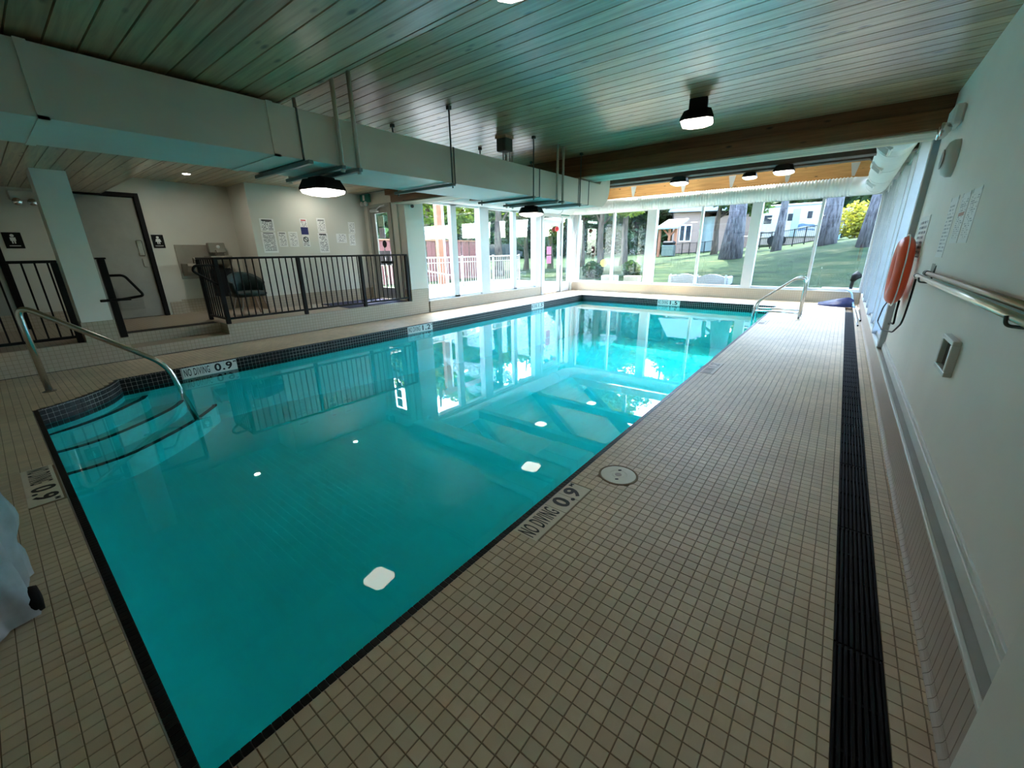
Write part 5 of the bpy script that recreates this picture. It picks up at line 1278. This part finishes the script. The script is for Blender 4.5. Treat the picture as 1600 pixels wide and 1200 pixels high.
def bush(label, px, py, Y, r, lm, n=900):
    P_ = at_y(px, py, Y); z = float(ground_z(P_.x, Y))
    t = thing('bush', label, 'bush', (P_.x, Y, z))
    v, f = leaf_cloud(n, [(0, 0, r * 0.8, r, r, r * 0.9), (r * 0.5, 0, r * 0.5, r * 0.7, r * 0.7, r * 0.5)], 0.10); me = bpy.data.meshes.new('foliage'); me.from_pydata(v.tolist(), [], f); me.materials.append(lm); link('foliage', me, t)
    p = MB(); p.tube([(0, 0, -0.1), (0, 0, r)], 0.05, 6); p.build('stem', M_bark2, t)
bush('bright yellow rounded bush at the right of the slope', 1337, 362, 27.0, 1.0, M_leaf[3], 1600)
bush('low green bush left of the loveseat', 985, 425, 17.0, 0.35, M_leaf[1]); bush('low dark bush at the foot of the leafy tree', 925, 425, 16.5, 0.4, M_leaf[2])

# ---- trailers, house, pergola
def trailer(label, px0, px1, Y, zt_px, zb_px, body, roofc, wins, swoosh=None, door=None):
    xm = (px0 + px1) / 2; x0, x1 = X_at(px0, 350, Y), X_at(px1, 350, Y); zt_ = at_y(xm, zt_px, Y).z; zb_ = float(ground_z((x0 + x1) / 2, Y))
    t = thing('camper_trailer', label, 'trailer', ((x0 + x1) / 2, Y + 1.2, zb_))
    p = MB(); p.bbox(x0, x1, Y, Y + 2.4, zb_ + 0.45, zt_, 0.12); local(t, p.build('body', body))
    p = MB(); p.bbox(x0 - 0.05, x1 + 0.05, Y - 0.05, Y + 2.45, zt_ - 0.12, zt_ + 0.06, 0.05); local(t, p.build('roof', roofc))
    p = MB(); p.bbox(x0 + 0.1, x1 - 0.1, Y + 0.1, Y + 2.3, zb_ + 0.02, zb_ + 0.46, 0.02); local(t, p.build('skirt', M_rvtan))
    for (a, b, c0, c1) in wins:
        p = MB(); X0, X1 = X_at(a, c0, Y), X_at(b, c0, Y); Z0, Z1 = at_y(a, c1, Y).z, at_y(a, c0, Y).z; p.bbox(X0, X1, Y - 0.03, Y + 0.03, Z0, Z1, 0.02); local(t, p.build('window', M_wdark))
    if door:
        a, b, c0, c1 = door; p = MB(); p.bbox(X_at(a, c0, Y), X_at(b, c0, Y), Y - 0.04, Y + 0.02, at_y(a, c1, Y).z, at_y(a, c0, Y).z, 0.02); local(t, p.build('door', M_siding2))
    for (a, b, c0, c1, mt) in (swoosh or []):
        X0, X1 = X_at(a, c0, Y), X_at(b, c0, Y); Z0, Z1 = at_y(a, c1, Y).z, at_y(a, c0, Y).z
        poly = [(X0 + (X1 - X0) * u, Z0 + (Z1 - Z0) * (0.35 + 0.5 * math.sin(math.pi * u) * (0.6 + 0.4 * math.cos(5 * u)))) for u in np.linspace(0, 1, 9)]
        poly += [(X0 + (X1 - X0) * u, Z0 + (Z1 - Z0) * 0.25 * math.sin(math.pi * u)) for u in np.linspace(1, 0, 9)]
        p = MB(); p.prism(poly, 1, Y - 0.02, Y - 0.005); local(t, p.build('stripe', mt))
    for xx in (x0 + 0.3 * (x1 - x0), x0 + 0.42 * (x1 - x0)):
        p = MB(); p.lathe([(0.05, -0.1), (0.33, -0.1), (0.35, 0.0), (0.33, 0.1), (0.05, 0.1)], (xx, Y + 0.05, zb_ + 0.33), 1, 18); local(t, p.build('wheel', M_rubber))
M_swb = plain('stripe_blue', (0.05, 0.10, 0.15), 0.4); M_swk = plain('stripe_dark', (0.08, 0.07, 0.07), 0.4)
trailer('long white camper trailer with dark windows behind the slim trunk', 1183, 1284, 37.0, 320, 383, M_rv, M_metalroof, [(1195, 1207, 337, 350), (1219, 1227, 335, 345), (1232, 1240, 334, 345), (1263, 1271, 330, 341)], [(1247, 1275, 345, 356, M_swb), (1248, 1274, 354, 361, M_swb), (1186, 1206, 360, 366, M_swk)], (1241, 1252, 326, 370))
trailer('tan camper trailer with a white roof at the right of the slope', 1294, 1356, 33.0, 327, 372, M_rvtan, M_metalroof, [(1334, 1345, 329, 339)], [(1303, 1330, 336, 344, M_swk), (1303, 1328, 341, 350, M_swk)])
Yh = 40.0
hs = thing('house', 'tan clapboard house with white framed windows beyond the slope', 'house', (X_at(1073, 370, Yh), Yh + 3, float(ground_z(-8, Yh))))
x0, x1 = X_at(1050, 370, Yh), X_at(1092, 370, Yh); zb_ = float(ground_z(x0, Yh)) - 0.2; zt_ = at_y(1070, 340, Yh).z
p = MB(); p.box(x0, x1, Yh, Yh + 6, zb_, zt_ + 0.6); local(hs, p.build('wall', M_siding))
p = MB(); p.box(x1, X_at(1112, 370, Yh), Yh + 0.6, Yh + 6, zb_, zt_); local(hs, p.build('wall', M_siding2)); p = MB(); p.box(X_at(1112, 370, Yh), X_at(1168, 370, Yh), Yh + 0.3, Yh + 6, zb_, zt_); local(hs, p.build('wall', M_siding))
p = MB(); p.prism([(x0 - 0.4, zt_ + 0.5), (x1 + 3.8, zt_ + 0.3), (x1 + 1.0, zt_ + 2.2), (x0 + 0.6, zt_ + 2.2)], 1, Yh - 0.4, Yh + 6.4); local(hs, p.build('roof', M_metalroof))
for (a, b) in ((1063, 1069), (1072, 1079)):
    Z0, Z1 = at_y(a, 376, Yh).z, at_y(a, 353, Yh).z; p = MB(); p.bbox(X_at(a, 365, Yh) - 0.08, X_at(b, 365, Yh) + 0.08, Yh - 0.06, Yh + 0.02, Z0 - 0.1, Z1 + 0.1, 0.01); wf = local(hs, p.build('window', M_frame))
    p = MB(); p.box(X_at(a, 365, Yh), X_at(b, 365, Yh), Yh - 0.08, Yh - 0.055, Z0, Z1); q = p.build('pane', M_wdark); q.parent = wf; q.matrix_parent_inverse = Matrix.Identity(4)
Yp = 34.0
pg = thing('pergola', 'cedar post shelter with a pale metal roof left of the tan house', 'pergola', (X_at(1043, 380, Yp), Yp + 1, float(ground_z(X_at(1043, 380, Yp), Yp))))
xa, xb = X_at(1031, 360, Yp), X_at(1056, 360, Yp); zr_ = at_y(1043, 358, Yp).z; zg = float(ground_z(xa, Yp))
p = MB(); p.prism([(Yp - 0.3, zr_), (Yp + 2.4, zr_ + 0.75), (Yp + 2.4, zr_ + 0.85), (Yp - 0.3, zr_ + 0.12)], 0, xa - 0.2, xb + 0.2); local(pg, p.build('roof', M_metalroof))
for xx in (xa, (xa + xb) / 2 + 0.15, xb):
    p = MB(); p.bbox(xx - 0.09, xx + 0.09, Yp, Yp + 0.18, zg - 0.1, zr_ + 0.06, 0.01); local(pg, p.build('post', M_post))
for s_ in (-1, 1):
    xm = (xa + xb) / 2 + 0.15; p = MB(); bar_xz(p, (xm, zr_ - 0.5), (xm + s_ * 0.5, zr_), 0.12, Yp + 0.03, Yp + 0.15); local(pg, p.build('brace', M_post))
gr = thing('barbecue', 'dark barbecue standing under the pergola', 'barbecue', (X_at(1045, 385, Yp - 0.6), Yp - 0.6, float(ground_z(X_at(1045, 385, Yp), Yp - 0.6))))
p = MB(); p.bbox(-0.45, 0.45, -0.3, 0.3, 0.05, 0.85, 0.03); p.build('cabinet', M_rod, gr); p = MB(); p.bbox(-0.45, 0.45, -0.28, 0.28, 0.86, 1.15, 0.1); p.build('hood', M_black, gr)
def wire_fence(label, px0, px1, Y, n, h=0.9):
    xa, xb = X_at(px0, 375, Y), X_at(px1, 375, Y); t = thing('wire_fence', label, 'fence', ((xa + xb) / 2, Y, float(ground_z((xa + xb) / 2, Y))), group='thin dark fences')
    pts = [(xa + (xb - xa) * i / n, Y) for i in range(n + 1)]; zz = [float(ground_z(a, b)) for a, b in pts]
    for (a, b), z in zip(pts, zz):
        p = MB(); p.bbox(a - 0.03, a + 0.03, b - 0.03, b + 0.03, z - 0.1, z + h, 0.004); local(t, p.build('post', M_black))
    for hh in (0.12, h - 0.04):
        p = MB(); p.tube([(a, b, z + hh) for (a, b), z in zip(pts, zz)], 0.022, 6); local(t, p.build('rail', M_black))
    for i in range(n):
        for k in range(1, 6):
            u = k / 6; a = pts[i][0] * (1 - u) + pts[i + 1][0] * u; z = zz[i] * (1 - u) + zz[i + 1] * u
            p = MB(); p.box(a - 0.008, a + 0.008, Y - 0.008, Y + 0.008, z + 0.12, z + h - 0.05); local(t, p.build('picket', M_black))
wire_fence('thin dark fence in front of the white trailer', 1188, 1334, 31.0, 8, 1.0); wire_fence('thin dark fence in front of the tan house', 1056, 1114, 36.0, 5, 0.9)
bn = thing('blue_bin', 'small blue bin beside the stout trunk', 'bin', (X_at(1303, 372, 28.0), 28.0, float(ground_z(X_at(1303, 372, 28.0), 28.0)))); p = MB(); p.lathe([(0.22, 0.0), (0.28, 0.7), (0.30, 0.72), (0.30, 0.78)], (0, 0, 0), 2, 18); p.build('tub', M_ltblue, bn)

# ---- garden furniture close to the far windows
Yl = 15.1; xa, xb = X_at(1046, 440, Yl), X_at(1135, 440, Yl); zg = float(ground_z((xa + xb) / 2, Yl))
lv = thing('garden_loveseat', 'white wicker garden loveseat with its back to the window', 'bench', ((xa + xb) / 2, Yl, zg)); zt_ = at_y(1090, 428, Yl).z
for a, b in ((xa + 0.05, (xa + xb) / 2 - 0.03), ((xa + xb) / 2 + 0.03, xb - 0.05)):
    poly = [(a, zg + 0.05), (b, zg + 0.05)] + [(b + (a - b) * u, zt_ - 0.10 + 0.10 * math.sin(math.pi * u)) for u in np.linspace(0, 1, 9)]
    p = MB(); p.prism(poly, 1, Yl, Yl + 0.07); local(lv, p.build('backrest', M_wicker))
for xx in (xa, xb):
    p = MB(); p.bbox(xx - 0.06, xx + 0.06, Yl, Yl + 0.65, zg - 0.02, zg + (zt_ - zg) * 0.8, 0.03); local(lv, p.build('arm', M_wicker))
p = MB(); p.bbox(xa, xb, Yl + 0.05, Yl + 0.62, zg + 0.16, zg + 0.28, 0.03); local(lv, p.build('seat', M_wicker))
for xx in ((xa + xb) / 2, xa + 0.03, xb - 0.03):
    p = MB(); p.tube([(xx, Yl - 0.01, zg - 0.02), (xx, Yl - 0.01, zt_ - 0.02)], 0.03, 8); local(lv, p.build('post', M_frame))
for lab, a, b in (('left', 939, 960), ('right', 974, 996)):
    Yq = 15.3; xa, xb = X_at(a, 435, Yq), X_at(b, 435, Yq); zg = float(ground_z(xa, Yq)); t = thing('planter', lab + ' square stone planter outside the left far window', 'planter', ((xa + xb) / 2, Yq + 0.2, zg), group='stone planters')
    for (q0, q1, r0, r1) in ((xa, xb, Yq, Yq + 0.05), (xa, xb, Yq + 0.35, Yq + 0.40), (xa, xa + 0.05, Yq + 0.05, Yq + 0.35), (xb - 0.05, xb, Yq + 0.05, Yq + 0.35)):
        p = MB(); p.bbox(q0, q1, r0, r1, zg - 0.05, zg + 0.24, 0.01); local(t, p.build('side', M_stone))
    p = MB(); p.box(xa + 0.04, xb - 0.04, Yq + 0.04, Yq + 0.36, zg - 0.02, zg + 0.18); local(t, p.build('soil', M_bark2))
Yq = 14.75; c_ = at_y(1328, 452, Yq); sl_ = thing('garden_spotlight', 'black garden spotlight on a stake outside the right far window', 'light', (c_.x, Yq, float(ground_z(c_.x, Yq))))
p = MB(); p.tube([(0, 0, -0.1), (0.02, 0, 0.33)], 0.04, 8); p.build('stake', M_black, sl_); p = MB(); p.tube([(0.0, 0, 0.30), (0.05, 0, 0.42), (0.14, 0.02, 0.50)], [0.05, 0.10, 0.11], 12); p.build('head', M_black, sl_, True)
p = MB(); a, b = at_y(1285, 447, 14.9), at_y(1346, 450, 14.9); p.tube([(a.x, 14.9, float(ground_z(a.x, 14.9)) + 0.05), (b.x, 14.9, float(ground_z(b.x, 14.9)) + 0.05)], 0.05, 10); tag(p.build('drain_pipe', M_frame), 'white pipe lying on the grass beside the spotlight', 'pipe')
c_ = at_y(943, 411, 18.78); p = MB(); p.lathe([(0.17, 0.0), (0.17, 0.02)], (c_.x, 18.78, c_.z), 1, 20); tag(p.build('yellow_sign', plain('sign_yellow', (0.75, 0.5, 0.03), 0.5)), 'round yellow sign on the leafy tree trunk', 'sign')

# ---- patio railing, ramp rail, fence, post, car
xr_ = -10.9; z0_ = 0.245
prl = thing('patio_railing', 'cream painted metal railing along the patio outside the left windows', 'railing', (xr_, 10.0, z0_))
bm = MB(); bm.bbox(-0.011, 0.011, -0.011, 0.011, z0_ + 0.10, z0_ + 1.0, 0.002); bal = mesh_from('baluster', bm.v, bm.f, M_railw)
p = MB(); p.bbox(xr_ - 0.03, xr_ + 0.03, 7.4, 14.4, z0_ + 1.0, z0_ + 1.05, 0.008); local(prl, p.build('top_rail', M_railw)); p = MB(); p.bbox(xr_ - 0.02, xr_ + 0.02, 7.4, 14.4, z0_ + 0.84, z0_ + 0.87, 0.005); local(prl, p.build('mid_rail', M_railw)); p = MB(); p.bbox(xr_ - 0.02, xr_ + 0.02, 7.4, 14.4, z0_ + 0.08, z0_ + 0.11, 0.005); local(prl, p.build('bottom_rail', M_railw))
for yy in (7.4, 9.2, 11.0, 12.7, 14.4):
    p = MB(); p.bbox(xr_ - 0.03, xr_ + 0.03, yy - 0.03, yy + 0.03, z0_, z0_ + 1.08, 0.006); local(prl, p.build('post', M_railw))
y = 7.53
while y < 14.35:
    o = link('baluster', bal); local(prl, o); o.location = (xr_, y, 0); y += 0.125
rr_ = thing('ramp_rail', 'sloping cream handrail of the ramp behind the patio railing', 'railing', (-11.6, 9.3, 0.2))
p = MB(); p.tube([(-11.6, 7.6, 1.22), (-11.6, 11.0, 0.62)], 0.028, 8); local(rr_, p.build('rail', M_railw, smooth=True))
for yy, zz in ((7.8, 1.19), (9.4, 0.91), (10.9, 0.64)):
    p = MB(); p.tube([(-11.6, yy, 0.15), (-11.6, yy, zz)], 0.024, 8); local(rr_, p.build('post', M_railw, smooth=True))
xf = -14.6; ya, yb = at_x(640, 390, xf).y - 2.6, at_x(752, 390, xf).y
fn_ = thing('board_fence', 'red brown vertical board fence beyond the patio railing', 'fence', (xf, (ya + yb) / 2, 0.2)); zt_ = at_x(700, 377, xf).z
bm = MB(); bm.bbox(-0.015, 0.015, -0.12, 0.12, 0.18, zt_, 0.004); brd = mesh_from('board', bm.v, bm.f, M_redwood); y = ya + 0.13; k = 0
while y < yb:
    o = link('board', brd); local(fn_, o); o.location = (xf + (0.03 if k % 2 else 0.0), y, 0); y += 0.27; k += 1
for zz in (0.5, zt_ - 0.25):
    p = MB(); p.bbox(xf - 0.07, xf - 0.02, ya, yb, zz, zz + 0.09, 0.004); local(fn_, p.build('rail', M_redwood))
p = MB(); p.bbox(xf - 0.08, xf + 0.08, ya, yb, zt_, zt_ + 0.05, 0.006); local(fn_, p.build('cap_rail', M_post))
q = at_x(687, 390, -12.4); t = thing('timber_post', 'tall orange cedar post carrying a beam outside the left window', 'post', (-12.4, q.y, 0.2))
p = MB(); p.bbox(-0.09, 0.09, -0.12, 0.12, 0.0, 3.6, 0.008); p.build('post', M_post, t); p = MB(); p.bbox(-0.07, 0.07, -0.3, 2.2, 3.6, 3.82, 0.008); p.build('beam', M_post, t); p = MB(); p.bbox(-0.05, 0.05, 0.20, 0.28, 0.0, 3.6, 0.006); p.build('downpipe', M_frame, t)
q = at_x(779, 402, -26.0); ca = thing('parked_car', 'dark parked car seen past the patio railing', 'car', (q.x, q.y, float(ground_z(q.x, q.y)))); ca.rotation_euler.z = math.radians(60)
p = MB(); p.prism([(-2.1, 0.35), (2.1, 0.35), (2.15, 0.75), (1.5, 0.95), (0.9, 1.45), (-1.0, 1.45), (-1.6, 0.98), (-2.15, 0.9)], 1, -0.85, 0.85); p.build('body', M_wdark, ca)
for xx in (-1.35, 1.35):
    for yy in (-0.78, 0.78):
        p = MB(); p.lathe([(0.1, -0.1), (0.32, -0.1), (0.32, 0.1), (0.1, 0.1)], (xx, yy, 0.32), 1, 16); p.build('wheel', M_rubber, ca)
